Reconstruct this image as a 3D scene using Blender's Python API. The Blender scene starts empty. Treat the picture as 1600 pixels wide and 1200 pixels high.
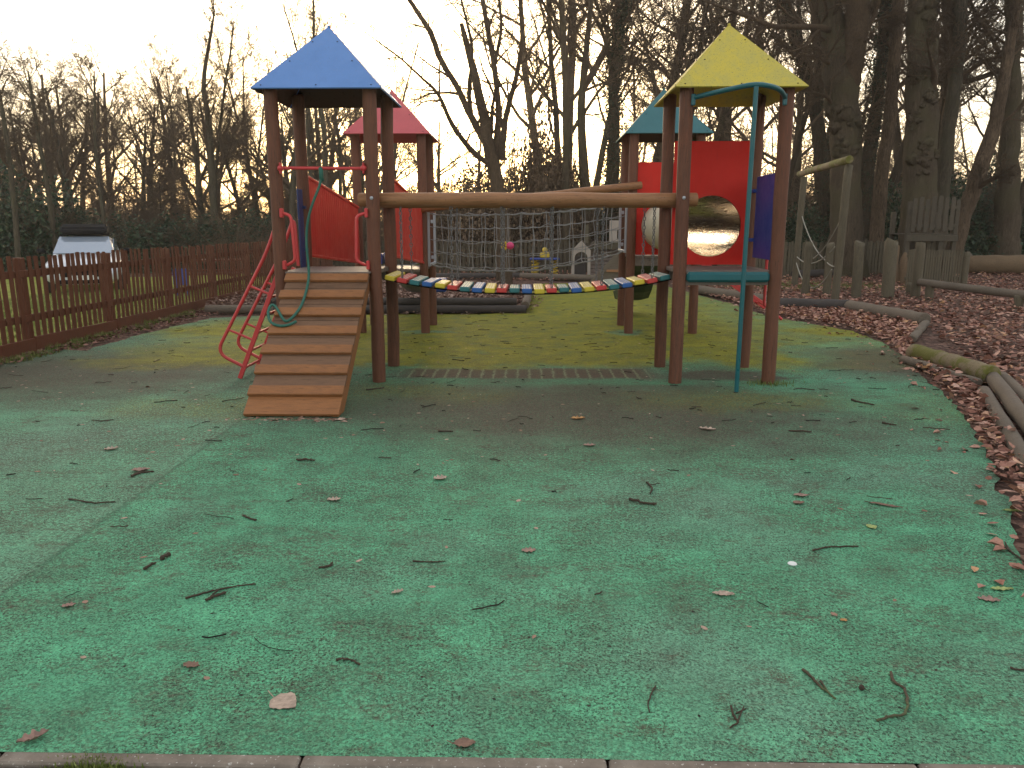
import bpy, math, random
import numpy as np
from mathutils import Vector, Matrix

SC = bpy.context.scene
COL = SC.collection
PI = math.pi
R = math.radians

# ------------------------------------------------------------------ camera
F_PX, CAM_H, PITCH, YAW = 1210.0, 1.5, R(11.6), R(1.09)
cam_d = bpy.data.cameras.new('camera')
cam = bpy.data.objects.new('camera', cam_d)
COL.objects.link(cam)
cam_d.sensor_width = 36.0
cam_d.lens = F_PX / 1600 * 36
cam_d.clip_end = 2000
cam_d.clip_start = 0.05
cam.location = (0, 0, CAM_H)
cam.rotation_euler = (PI / 2 - PITCH, 0, YAW)
SC.camera = cam

# ------------------------------------------------------------------ sky, sun, exposure
SUN_EL, SUN_AZ = R(7.0), R(-5.6)          # azimuth from +Y, negative = left
world = bpy.data.worlds.new('World')
SC.world = world
world.use_nodes = True
wt = world.node_tree
wt.nodes.clear()
w_out = wt.nodes.new('ShaderNodeOutputWorld')
w_bg = wt.nodes.new('ShaderNodeBackground')
w_sky = wt.nodes.new('ShaderNodeTexSky')
w_sky.sky_type = 'NISHITA'
w_sky.sun_disc = False
w_sky.sun_elevation = SUN_EL
w_sky.sun_rotation = SUN_AZ
w_sky.air_density = 1.0
w_sky.dust_density = 3.0
w_sky.ozone_density = 1.0
w_hsv = wt.nodes.new('ShaderNodeHueSaturation')
w_hsv.inputs['Saturation'].default_value = 0.95
w_mix = wt.nodes.new('ShaderNodeMix')      # a thin even veil of high cloud over the whole sky
w_mix.data_type = 'RGBA'
w_mix.inputs['Factor'].default_value = 0.22
w_mix.inputs[7].default_value = (9.0, 8.4, 7.8, 1)
wt.links.new(w_sky.outputs[0], w_hsv.inputs['Color'])
wt.links.new(w_hsv.outputs[0], w_mix.inputs[6])
wt.links.new(w_mix.outputs[2], w_bg.inputs[0])
w_bg.inputs[1].default_value = 0.13
wt.links.new(w_bg.outputs[0], w_out.inputs[0])

sun_d = bpy.data.lights.new('sun', 'SUN')
sun_d.energy = 1.0
sun_d.angle = R(10)
sun_d.color = (1.0, 0.80, 0.55)
sun = bpy.data.objects.new('sun', sun_d)
COL.objects.link(sun)
S = Vector((math.sin(SUN_AZ) * math.cos(SUN_EL), math.cos(SUN_AZ) * math.cos(SUN_EL), math.sin(SUN_EL)))
sun.rotation_euler = S.to_track_quat('Z', 'Y').to_euler()
sun.location = S * 50

SC.view_settings.view_transform = 'Standard'
SC.view_settings.look = 'None'
SC.view_settings.gamma = 1
SC.view_settings.exposure = 1.5
SC.view_settings.use_curve_mapping = False
SC.render.engine = 'CYCLES'
SC.cycles.max_bounces = 6
SC.cycles.transparent_max_bounces = 8
SC.cycles.use_denoising = True

# ------------------------------------------------------------------ picking places on the ground from survey pixels
_rot = np.array((Matrix.Rotation(YAW, 3, 'Z') @ Matrix.Rotation(PI / 2 - PITCH, 3, 'X')))
def ray(x, y):
    return _rot @ np.array([(x - 800) / F_PX, -(y - 600) / F_PX, -1.0])
def G(x, y, z=0.0):
    d = ray(x, y)
    t = (z - CAM_H) / d[2]
    return np.array([0, 0, CAM_H]) + d * t
def A(x, y, Y):
    d = ray(x, y)
    return np.array([0, 0, CAM_H]) + d * (Y / d[1])

def zf(x, y):
    """Height of the natural ground: flat, dipping gently beyond the picket fence on the left."""
    s = np.clip((-6.3 - x) / 7.0, 0, 1)
    return -0.02 - 0.20 * s * s * (3 - 2 * s)

# ------------------------------------------------------------------ properties and objects
def tag(o, label=None, cat=None, group=None, kind=None):
    if label: o['label'] = label
    if cat: o['category'] = cat
    if group: o['group'] = group
    if kind: o['kind'] = kind
    return o
def empty(name, loc=(0, 0, 0), parent=None, label=None, cat=None, group=None, rz=0):
    o = bpy.data.objects.new(name, None)
    o.empty_display_size = 0.1
    COL.objects.link(o)
    if parent: o.parent = parent
    o.location = loc
    o.rotation_euler = (0, 0, rz)
    return tag(o, label, cat, group)
def place(name, mesh, parent=None, loc=(0, 0, 0), rot=(0, 0, 0), scale=None, **kw):
    o = bpy.data.objects.new(name, mesh)
    COL.objects.link(o)
    if parent: o.parent = parent
    o.location = loc
    o.rotation_euler = rot
    if scale is not None: o.scale = scale
    return tag(o, **kw)

class MB:
    """Collects pieces; build() links them as ONE mesh object."""
    def __init__(self):
        self.v = []; self.n = 0; self.f = []; self.mi = []; self.sm = []
    def add(self, verts, faces, mat=0, smooth=False):
        verts = np.asarray(verts, float).reshape(-1, 3)
        self.v.append(verts)
        for q in (faces if isinstance(faces, list) else [faces]):
            q = np.asarray(q, dtype=np.int64)
            if q.size == 0: continue
            self.f.append(q + self.n)
            self.mi.append(np.full(len(q), mat)); self.sm.append(np.full(len(q), smooth))
        self.n += len(verts)
        return self
    def mesh(self, name, mats):
        v = np.concatenate(self.v)
        me = bpy.data.meshes.new(name)
        me.vertices.add(len(v)); me.vertices.foreach_set('co', v.astype(np.float32).ravel())
        tot = sum(q.size for q in self.f); npoly = sum(len(q) for q in self.f)
        me.loops.add(tot); me.polygons.add(npoly)
        me.loops.foreach_set('vertex_index', np.concatenate([q.ravel() for q in self.f]).astype(np.int32))
        sizes = np.concatenate([np.full(len(q), q.shape[1]) for q in self.f])
        starts = np.concatenate([[0], np.cumsum(sizes)[:-1]])
        me.polygons.foreach_set('loop_start', starts.astype(np.int32))
        me.polygons.foreach_set('material_index', np.concatenate(self.mi).astype(np.int32))
        me.polygons.foreach_set('use_smooth', np.concatenate(self.sm).astype(bool))
        for m in (mats if isinstance(mats, (list, tuple)) else [mats]): me.materials.append(m)
        me.update(calc_edges=True)
        return me
    def build(self, name, mats, parent=None, loc=(0, 0, 0), rot=(0, 0, 0), **kw):
        return place(name, self.mesh(name, mats), parent, loc, rot, **kw)

    # --- pieces
    def box(self, c, s, b=0.004, m=None, mat=0):
        """Box with chamfered edges, centre c, size s, optional 3x3 matrix m."""
        h = np.array(s, float) / 2
        b = min(b, h.min() * 0.9)
        vs = []
        idx = {}
        for sx in (-1, 1):
            for sy in (-1, 1):
                for sz in (-1, 1):
                    sg = np.array([sx, sy, sz])
                    for ax in range(3):
                        p = sg * h
                        for k in range(3):
                            if k != ax: p = p.copy(); p[k] -= sg[k] * b
                        idx[(sx, sy, sz, ax)] = len(vs); vs.append(p)
        q4, q3 = [], []
        def order(ids):
            pts = np.array([vs[i] for i in ids]); cc = pts.mean(0); nrm = cc / (np.linalg.norm(cc) + 1e-9)
            u = pts[0] - cc; u -= nrm * u.dot(nrm); u /= np.linalg.norm(u); w = np.cross(nrm, u)
            an = [math.atan2((p - cc).dot(w), (p - cc).dot(u)) for p in pts]
            return [ids[i] for i in np.argsort(an)]
        for ax in range(3):
            o1, o2 = [k for k in range(3) if k != ax]
            for sg in (-1, 1):
                ids = []
                for a_ in (-1, 1):
                    for b_ in (-1, 1):
                        k = [0, 0, 0]; k[ax] = sg; k[o1] = a_; k[o2] = b_
                        ids.append(idx[(*k, ax)])
                q4.append(order2(vs, ids, ax, sg))
            for a_ in (-1, 1):
                for b_ in (-1, 1):
                    ids = []
                    for e in (-1, 1):
                        k = [0, 0, 0]; k[ax] = e; k[o1] = a_; k[o2] = b_
                        ids += [idx[(*k, o1)], idx[(*k, o2)]]
                    nn = np.zeros(3); nn[o1] = a_; nn[o2] = b_
                    q4.append(order3(vs, ids, nn))
        for sx in (-1, 1):
            for sy in (-1, 1):
                for sz in (-1, 1):
                    q3.append(order3(vs, [idx[(sx, sy, sz, a)] for a in range(3)], np.array([sx, sy, sz], float)))
        V = np.array(vs)
        if m is not None: V = V @ np.asarray(m).T
        return self.add(V + np.asarray(c), [np.array(q4), np.array(q3)], mat)
    def tube(self, pts, r, n=8, cap=True, mat=0, smooth=True, noise=0.0, rng=None, bev=0.0):
        pts = np.asarray(pts, float)
        r = np.broadcast_to(np.asarray(r, float), (len(pts),)).copy()
        if bev > 0:
            d0 = (pts[1] - pts[0]); d0 /= np.linalg.norm(d0); d1 = (pts[-1] - pts[-2]); d1 /= np.linalg.norm(d1)
            pts = np.concatenate([[pts[0]], [pts[0] + d0 * bev], pts[1:-1], [pts[-1] - d1 * bev], [pts[-1]]])
            r = np.concatenate([[r[0] - bev], r, [r[-1] - bev]])
        T = np.gradient(pts, axis=0); T /= np.linalg.norm(T, axis=1)[:, None] + 1e-12
        U = np.zeros_like(T)
        a = np.array([0, 0, 1.0]) if abs(T[0][2]) < 0.9 else np.array([1.0, 0, 0])
        u = np.cross(T[0], a); u /= np.linalg.norm(u)
        for i in range(len(pts)):
            u = u - T[i] * u.dot(T[i]); u /= np.linalg.norm(u) + 1e-12; U[i] = u
        W = np.cross(T, U)
        an = np.arange(n) * 2 * PI / n
        off = np.cos(an)[None, :, None] * U[:, None, :] + np.sin(an)[None, :, None] * W[:, None, :]
        rr = np.repeat(r[:, None], n, 1)
        if noise: rr = rr * (1 + noise * rng.standard_normal(rr.shape))
        V = pts[:, None, :] + off * rr[..., None]
        k = len(pts)
        i0 = (np.arange(k - 1)[:, None] * n + np.arange(n)[None, :]).ravel()
        i1 = (np.arange(k - 1)[:, None] * n + (np.arange(n)[None, :] + 1) % n).ravel()
        q = np.stack([i0, i1, i1 + n, i0 + n], 1)
        self.add(V.reshape(-1, 3), q, mat, smooth)
        if cap:
            self.add(V[0], np.arange(n)[::-1][None, :], mat)
            self.add(V[-1], np.arange(n)[None, :], mat)
        return self
    def sphere(self, c, r, n=8, m=5, mat=0, squash=(1, 1, 1)):
        th = np.linspace(0, PI, m + 1)
        V = np.array([[math.sin(t) * math.cos(2 * PI * j / n), math.sin(t) * math.sin(2 * PI * j / n), math.cos(t)] for t in th for j in range(n)])
        q = np.array([[i * n + j, (i + 1) * n + j, (i + 1) * n + (j + 1) % n, i * n + (j + 1) % n] for i in range(m) for j in range(n)])
        return self.add(V * r * np.array(squash) + np.asarray(c), q, mat, True)
    def prism(self, poly, axis, a0, a1, mat=0):
        """Polygon in the two other axes (in order), extruded along axis from a0 to a1."""
        o = [k for k in range(3) if k != axis]
        p = np.array(poly, float); n = len(p)
        V = np.zeros((2 * n, 3)); V[:n, o] = p; V[n:, o] = p; V[:n, axis] = a0; V[n:, axis] = a1
        sd = np.array([[i, (i + 1) % n, n + (i + 1) % n, n + i] for i in range(n)])
        return self.add(V, [np.arange(n)[::-1][None, :], np.arange(n, 2 * n)[None, :], sd], mat)

def order3(vs, ids, nrm):
    pts = np.array([vs[i] for i in ids]); cc = pts.mean(0); nrm = nrm / np.linalg.norm(nrm)
    u = pts[0] - cc; u = u - nrm * u.dot(nrm); u /= np.linalg.norm(u) + 1e-12; w = np.cross(nrm, u)
    an = [math.atan2((p - cc).dot(w), (p - cc).dot(u)) for p in pts]
    return [ids[i] for i in np.argsort(an)]
def order2(vs, ids, ax, sg):
    n = np.zeros(3); n[ax] = sg
    return order3(vs, ids, n)
def frame_to(d, up=(0, 0, 1)):
    """3x3 matrix whose X column runs along d, Z column as near up as it can be."""
    x = np.array(d, float); x /= np.linalg.norm(x)
    y = np.cross(np.array(up, float), x); y /= np.linalg.norm(y)
    return np.stack([x, y, np.cross(x, y)], 1)
def bar(mb, p0, p1, w, t, b=0.004, up=(0, 0, 1), mat=0):
    p0, p1 = np.asarray(p0, float), np.asarray(p1, float)
    return mb.box((p0 + p1) / 2, (np.linalg.norm(p1 - p0), w, t), b, frame_to(p1 - p0, up), mat)
def rounded(pts, rad, k=5):
    """Polyline with rounded corners."""
    pts = [np.array(p, float) for p in pts]
    out = [pts[0]]
    for i in range(1, len(pts) - 1):
        a, b, c = pts[i - 1], pts[i], pts[i + 1]
        la, lc = np.linalg.norm(a - b), np.linalg.norm(c - b)
        r_ = min(rad, la * .45, lc * .45)
        p, q = b + (a - b) / la * r_, b + (c - b) / lc * r_
        for t in np.linspace(0, 1, k): out.append((1 - t) ** 2 * p + 2 * t * (1 - t) * b + t * t * q)
    out.append(pts[-1])
    return np.array(out)

# ------------------------------------------------------------------ materials
class N:
    def __init__(self, name):
        self.m = bpy.data.materials.new(name)
        self.m.use_nodes = True
        self.t = self.m.node_tree
        self.t.nodes.clear()
        self.out = self.t.nodes.new('ShaderNodeOutputMaterial')
        self.b = self.t.nodes.new('ShaderNodeBsdfPrincipled')
        self.t.links.new(self.b.outputs[0], self.out.inputs[0])
        self.co = self.t.nodes.new('ShaderNodeTexCoord').outputs['Object']
    def L(self, a, b): self.t.links.new(a, b)
    def s(self, sock, v):
        if hasattr(v, 'is_linked') or isinstance(v, bpy.types.NodeSocket): self.L(v, sock)
        elif isinstance(v, (tuple, list)) and len(v) == 3 and sock.type == 'RGBA': sock.default_value = (*v, 1)
        else: sock.default_value = v
    def map(self, scale, vec=None, loc=(0, 0, 0)):
        n = self.t.nodes.new('ShaderNodeMapping'); n.inputs['Scale'].default_value = scale; n.inputs['Location'].default_value = loc
        self.L(vec or self.co, n.inputs[0]); return n.outputs[0]
    def noise(self, scale, vec=None, detail=4, rough=.55, dist=0, col=False):
        n = self.t.nodes.new('ShaderNodeTexNoise'); n.inputs['Scale'].default_value = scale; n.inputs['Detail'].default_value = detail
        n.inputs['Roughness'].default_value = rough; n.inputs['Distortion'].default_value = dist
        self.L(vec or self.co, n.inputs['Vector']); return n.outputs['Color' if col else 0]
    def voro(self, scale, vec=None, out='Distance', feature='F1'):
        n = self.t.nodes.new('ShaderNodeTexVoronoi'); n.feature = feature; n.inputs['Scale'].default_value = scale
        self.L(vec or self.co, n.inputs['Vector']); return n.outputs[out]
    def rng(self, v, a, b, c=0.0, d=1.0, smooth=True):
        n = self.t.nodes.new('ShaderNodeMapRange'); n.interpolation_type = 'SMOOTHSTEP' if smooth else 'LINEAR'
        n.inputs[1].default_value = a; n.inputs[2].default_value = b; n.inputs[3].default_value = c; n.inputs[4].default_value = d
        self.L(v, n.inputs[0]); return n.outputs[0]
    def mix(self, f, a, b, mode='MIX'):
        n = self.t.nodes.new('ShaderNodeMix'); n.data_type = 'RGBA'; n.blend_type = mode
        self.s(n.inputs[0], f); self.s(n.inputs[6], a); self.s(n.inputs[7], b); return n.outputs[2]
    def math(self, op, a, b=0.0, c=None):
        n = self.t.nodes.new('ShaderNodeMath'); n.operation = op
        self.s(n.inputs[0], a); self.s(n.inputs[1], b)
        if c is not None: self.s(n.inputs[2], c)
        return n.outputs[0]
    def vm(self, op, a, b):
        n = self.t.nodes.new('ShaderNodeVectorMath'); n.operation = op
        self.s(n.inputs[0], a); self.s(n.inputs[1], b)
        return n.outputs['Value' if op == 'LENGTH' else 0]
    def rand(self):
        return self.t.nodes.new('ShaderNodeObjectInfo').outputs['Random']
    def island(self):
        return self.t.nodes.new('ShaderNodeNewGeometry').outputs['Random Per Island']
    def xyz(self, vec=None):
        n = self.t.nodes.new('ShaderNodeSeparateXYZ'); self.L(vec or self.co, n.inputs[0]); return n.outputs
    def ramp(self, f, stops):
        n = self.t.nodes.new('ShaderNodeValToRGB'); e = n.color_ramp.elements
        while len(e) < len(stops): e.new(.5)
        for k, (p, c) in enumerate(stops): e[k].position = p; e[k].color = (*c, 1)
        self.L(f, n.inputs[0]); return n.outputs[0]
    def bump(self, h, strength=.3, dist=.01):
        n = self.t.nodes.new('ShaderNodeBump'); n.inputs['Strength'].default_value = strength; n.inputs['Distance'].default_value = dist
        self.L(h, n.inputs['Height']); self.L(n.outputs[0], self.b.inputs['Normal'])
    def done(self, col=None, rough=.6, metal=0.0, spec=.5):
        if col is not None: self.s(self.b.inputs['Base Color'], col)
        self.s(self.b.inputs['Roughness'], rough); self.s(self.b.inputs['Metallic'], metal)
        self.b.inputs['Specular IOR Level'].default_value = spec
        return self.m
def sc(c, k): return tuple(x * k for x in c)

def wood(name, c, dark=.55, light=1.3, grain=(14, 14, 1.2), rough=.6, bump=.35, moss=None, mossk=.5, spec=.35, dirt=.5):
    n = N(name)
    g = n.noise(6, n.map(grain), 6, .65, .6)
    col = n.ramp(g, [(.25, sc(c, dark)), (.5, c), (.78, sc(c, light))])
    big = n.noise(2.3, detail=5)
    col = n.mix(n.rng(big, .45, .75, 0, dirt), col, sc(c, .5))
    col = n.mix(n.rng(n.rand(), 0, 1, 0, .35), col, sc(c, 1.25))
    if moss:
        mz = n.noise(3.1, detail=6, rough=.7)
        col = n.mix(n.rng(mz, 1 - mossk, 1.12 - mossk), col, moss)
    sp = n.noise(70, detail=2)
    col = n.mix(n.rng(sp, .66, .74, 0, .6), col, sc(c, .3))
    ck = n.noise(9, n.map(tuple(g_ * 1.6 if g_ > 2 else g_ * .55 for g_ in grain), loc=(3, 1, 2)), 4, .6)
    col = n.mix(n.rng(ck, .625, .66, 0, .75), col, sc(c, .22))
    col = n.mix(n.rng(ck, .30, .36, .5, 0), col, sc(c, 1.6))
    n.bump(g, bump, .01)
    return n.done(col, n.rng(g, .2, .8, rough - .1, rough + .15), 0, spec)
def paint(name, c, rough=.4, dirt=.35, grime=(.10, .09, .06), speck=.5, spec=.45, scale=3.0, metal=0):
    n = N(name)
    big = n.noise(scale, detail=6, rough=.65)
    col = n.mix(n.rng(big, .35, .75, 0, .45), c, sc(c, .72))
    col = n.mix(n.rng(n.rand(), 0, 1, 0, .2), col, sc(c, 1.2))
    str_ = n.noise(5, n.map((9, 9, .8)), 5, .6)
    col = n.mix(n.rng(str_, .55, .8, 0, dirt), col, grime)
    sp = n.noise(85, detail=3, rough=.6)
    col = n.mix(n.rng(sp, .64, .72, 0, speck), col, sc(grime, .5))
    n.bump(n.noise(120, detail=2), .06, .004)
    return n.done(col, n.rng(big, .3, .7, rough - .07, rough + .15), metal, spec)

M = {}
M['post'] = wood('stained_post_wood', (.132, .050, .027), .55, 1.45, (10, 10, 1.0), .62, .3, dirt=.45)
M['beam'] = wood('beam_wood', (.27, .125, .055), .55, 1.35, (1.0, 10, 10), .5, .3, dirt=.5)
M['ramp_base'] = wood('worn_ramp_board', (.170, .092, .053), .6, 1.3, (1.2, 12, 12), .75, .4, dirt=.7)
M['ramp'] = wood('ramp_board_wood', (.265, .108, .038), .5, 1.3, (1.2, 12, 12), .6, .4, dirt=.7)
M['deck'] = wood('deck_board', (.16, .12, .10), .6, 1.2, (3, 3, 3), .5, .2)
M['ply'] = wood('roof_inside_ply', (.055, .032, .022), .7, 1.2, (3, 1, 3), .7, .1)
M['fence'] = wood('fence_stain', (.112, .036, .016), .6, 1.35, (12, 12, .9), .7, .35, dirt=.5)
M['fence_dark'] = wood('old_fence_wood', (.07, .055, .035), .6, 1.3, (12, 12, .9), .8, .4)
M['grey_wood'] = wood('weathered_wood', (.105, .085, .055), .5, 1.4, (12, 12, .9), .8, .5, (.07, .075, .03), .42)
M['dark_grey_wood'] = wood('old_damp_wood', (.075, .060, .042), .5, 1.4, (12, 12, .9), .8, .5, (.055, .06, .025), .4)
M['grey_wood_h'] = wood('weathered_log', (.135, .105, .078), .5, 1.35, (1.0, 9, 9), .8, .5, (.085, .085, .03), .38)
M['mossy_log'] = wood('mossy_log', (.19, .145, .085), .55, 1.3, (1.0, 9, 9), .8, .5, (.12, .115, .02), .55)
M['dark_log'] = wood('dark_log', (.055, .045, .040), .6, 1.3, (1.0, 9, 9), .75, .5)
M['log_end'] = wood('cut_log', (.17, .11, .062), .6, 1.3, (5, 5, 5), .8, .4)
M['blue_roof'] = paint('blue_roof_sheet', (.095, .225, .52), .38, .40, (.17, .24, .36), .6)
M['red_roof'] = paint('red_roof_sheet', (.50, .085, .095), .38, .35, (.34, .15, .14), .5)
M['yellow_roof'] = paint('yellow_roof_sheet', (.50, .40, .045), .45, .65, (.26, .24, .10), .9)
n = N('yellow_roof_sheet')                               # lichen and soot mottling on the sheet
a = n.noise(4, n.map((1.4, 1.4, .7)), 9, .75); b = n.noise(38, detail=5, rough=.75); d = n.noise(110, detail=2)
col = n.mix(n.rng(a, .38, .66, 0, .75), (.54, .425, .045), (.40, .35, .085))
col = n.mix(n.rng(b, .54, .68, 0, .6), col, (.24, .225, .085))
col = n.mix(n.rng(d, .63, .70, 0, .8), col, (.09, .085, .04))
M['yellow_roof'] = n.done(col, .5, 0, .35)
M['green_roof'] = paint('green_roof_sheet', (.018, .12, .135), .38, .35, (.07, .15, .15), .5)
M['red'] = paint('red_panel_sheet', (.60, .022, .014), .55, .2, (.25, .03, .02), .15, .2)
M['red_slat'] = paint('red_slat_paint', (.56, .026, .016), .45, .3, (.22, .03, .02), .2)
M['red_metal'] = paint('red_coated_steel', (.55, .045, .045), .35, .2, (.3, .05, .04), .2)
M['blue'] = paint('blue_panel_sheet', (.022, .052, .25), .42, .2, (.05, .06, .15), .2)
M['navy'] = paint('navy_panel_sheet', (.012, .032, .125), .45, .2, (.03, .04, .09), .2)
M['teal'] = paint('teal_coated_steel', (.010, .105, .118), .33, .2, (.04, .10, .10), .3)
M['dark_green'] = paint('dark_green_plastic', (.012, .035, .028), .4, .3, (.03, .04, .03), .2)
M['grey_metal'] = paint('grey_galvanised', (.40, .41, .44), .42, .3, (.22, .21, .2), .3, metal=.35)
M['chain'] = paint('galvanised_chain', (.16, .155, .15), .45, .5, (.07, .06, .05), .4, metal=.5)
M['net'] = paint('grey_net_rope', (.25, .24, .23), .85, .3, (.17, .16, .14), .4)
M['white_rope'] = paint('pale_rope', (.30, .28, .23), .9, .4, (.25, .24, .17), .4)
M['green_rope'] = paint('green_rope', (.025, .12, .085), .7, .4, (.04, .09, .06), .4, scale=9)
M['cream'] = paint('cream_tunnel_skin', (.48, .44, .33), .5, .4, (.28, .24, .16), .3)
M['black'] = paint('black_plastic', (.008, .008, .009), .8, .2, (.02, .02, .02), .2, .15)
M['white'] = paint('white_paint', (.75, .75, .73), .45, .25, (.4, .38, .33), .3)
M['offwhite'] = paint('weathered_pale_paint', (.36, .30, .25), .7, .5, (.2, .16, .12), .4)
M['yellow'] = paint('yellow_paint', (.62, .42, .03), .45, .3, (.35, .25, .05), .3)
M['pink'] = paint('pink_plastic', (.75, .06, .20), .35, .1, (.5, .1, .2), .1)
for k, c in (('plank_yellow', (.58, .44, .03)), ('plank_red', (.52, .04, .035)), ('plank_green', (.02, .135, .14)), ('plank_blue', (.02, .095, .30))):
    M[k] = paint(k + '_edge', c, .45, .3, sc(c, .5), .3)
    n = N(k + '_tread')                                  # grip print, worn pale on the tread
    b = n.t.nodes.new('ShaderNodeTexBrick'); b.inputs['Scale'].default_value = 1; b.offset = 0
    b.inputs['Brick Width'].default_value = .024; b.inputs['Row Height'].default_value = .075; b.inputs['Mortar Size'].default_value = .0045
    b.inputs['Color1'].default_value = (1, 1, 1, 1); b.inputs['Color2'].default_value = (1, 1, 1, 1); b.inputs['Mortar'].default_value = (0, 0, 0, 1)
    n.L(n.map((1, 1, 1), loc=(.012, .0, 0)), b.inputs['Vector'])
    pale = (.62, .56, .46)
    wear = n.rng(n.noise(14, detail=4), .3, .6, .35, 1)
    col = n.mix(n.math('MULTIPLY', wear, b.outputs['Color']), sc(c, .8), tuple(.55 * p + .45 * q for p, q in zip(pale, c)))
    n.bump(b.outputs['Fac'], .5, .004)
    M[k + '_top'] = n.done(col, .6)
n = N('tunnel_steel')                                    # rolled bright sheet, faintly streaked
st = n.noise(7, n.map((6, .35, 6)), 4)
n.bump(st, .10, .02)
M['steel'] = n.done(n.ramp(st, [(.3, (.065, .044, .026)), (.7, (.185, .128, .075))]), n.rng(st, .3, .7, .16, .30), 1.0)

def bark(name, c, green=None, scale=1.0):
    n = N(name)
    g = n.noise(7 * scale, n.map((3.4, 3.4, .5)), 9, .74, 1.0)
    col = n.ramp(g, [(.34, sc(c, .28)), (.5, c), (.66, sc(c, 1.65))])
    col = n.mix(n.rng(n.noise(1.1, detail=6, rough=.7), .4, .65, 0, .55), col, sc(c, .45))
    col = n.mix(n.rng(n.rand(), 0, 1, 0, .5), col, sc(c, .65))
    if green: col = n.mix(n.rng(n.noise(.9, detail=5), .42, .62, 0, .8), col, green)
    n.bump(g, 1.0, .09)
    return n.done(col, .9, 0, .15)
M['bark'] = bark('oak_bark', (.125, .092, .063), (.095, .080, .045))
M['bark_pale'] = bark('ash_bark', (.130, .104, .076), (.095, .085, .055))
M['bark_dark'] = bark('dark_bark', (.085, .063, .044))
M['bark_warm'] = bark('warm_bark', (.145, .100, .066))
M['twig'] = bark('twig_bark', (.17, .115, .075), scale=3)
M['twig_far'] = bark('far_twig_bark', (.20, .142, .098), scale=3)
def leaf(name, stops, rough=.7, trans=.25, spec=.3):
    n = N(name)
    col = n.ramp(n.island(), stops)
    col = n.mix(n.rng(n.noise(60, detail=3), .35, .7, 0, .35), col, sc(stops[0][1], .6))
    n.b.inputs['Subsurface Weight'].default_value = 0
    return n.done(col, rough, 0, spec)
M['evergreen'] = leaf('evergreen_leaves', [(0, (.018, .034, .018)), (.6, (.040, .072, .036)), (1, (.085, .125, .065))], .45)
M['ivy'] = leaf('ivy_leaves', [(0, (.010, .018, .008)), (.7, (.024, .040, .016)), (1, (.05, .065, .025))], .5)
M['beech'] = leaf('dry_beech_leaves', [(0, (.09, .058, .036)), (.6, (.17, .108, .066)), (1, (.25, .165, .10))])
M['litter'] = leaf('fallen_leaves', [(0, (.11, .042, .028)), (.3, (.27, .118, .082)), (.6, (.42, .215, .155)), (.85, (.56, .34, .26)), (1, (.60, .33, .15))], .75)
M['litter_dark'] = leaf('damp_leaves', [(0, (.07, .030, .022)), (.4, (.16, .072, .052)), (.8, (.28, .138, .10)), (1, (.40, .22, .16))], .75)
M['chips'] = leaf('bark_chips', [(0, (.09, .045, .032)), (.4, (.20, .115, .085)), (.8, (.34, .215, .165)), (1, (.46, .33, .27))], .85)
M['grass'] = leaf('grass_blades', [(0, (.08, .105, .02)), (.6, (.16, .20, .04)), (1, (.25, .27, .08))], .6)
M['debris'] = leaf('dark_twigs', [(0, (.012, .010, .008)), (.7, (.03, .022, .016)), (1, (.07, .048, .033))], .8)
M['flecks'] = leaf('pale_leaf_bits', [(0, (.16, .09, .06)), (.5, (.32, .20, .14)), (1, (.52, .38, .30))], .8)
def oneleaf(name, c):
    n = N(name)
    v = n.noise(18, n.map((1, 4, 1)), 5)
    n.bump(v, .4, .004)
    return n.done(n.mix(n.rng(n.noise(45, detail=4), .4, .7, 0, .7), n.ramp(v, [(.3, sc(c, .75)), (.7, sc(c, 1.2))]), sc(c, .5)), .7)
M['leaf_pale'] = oneleaf('pale_leaf', (.46, .34, .26))
M['leaf_pink'] = oneleaf('pinkish_leaf', (.33, .20, .155))
M['leaf_brown'] = oneleaf('brown_leaf', (.22, .125, .085))
M['leaf_green'] = oneleaf('yellow_green_leaf', (.36, .42, .14))
M['leaf_orange'] = oneleaf('orange_leaf', (.50, .26, .09))
M['stick'] = wood('dead_stick', (.055, .036, .024), .5, 1.6, (6, 6, 6), .8, .6)
M['stick_mossy'] = wood('mossy_stick', (.075, .055, .035), .5, 1.6, (6, 6, 6), .8, .6, (.10, .11, .05), .5)

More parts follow.
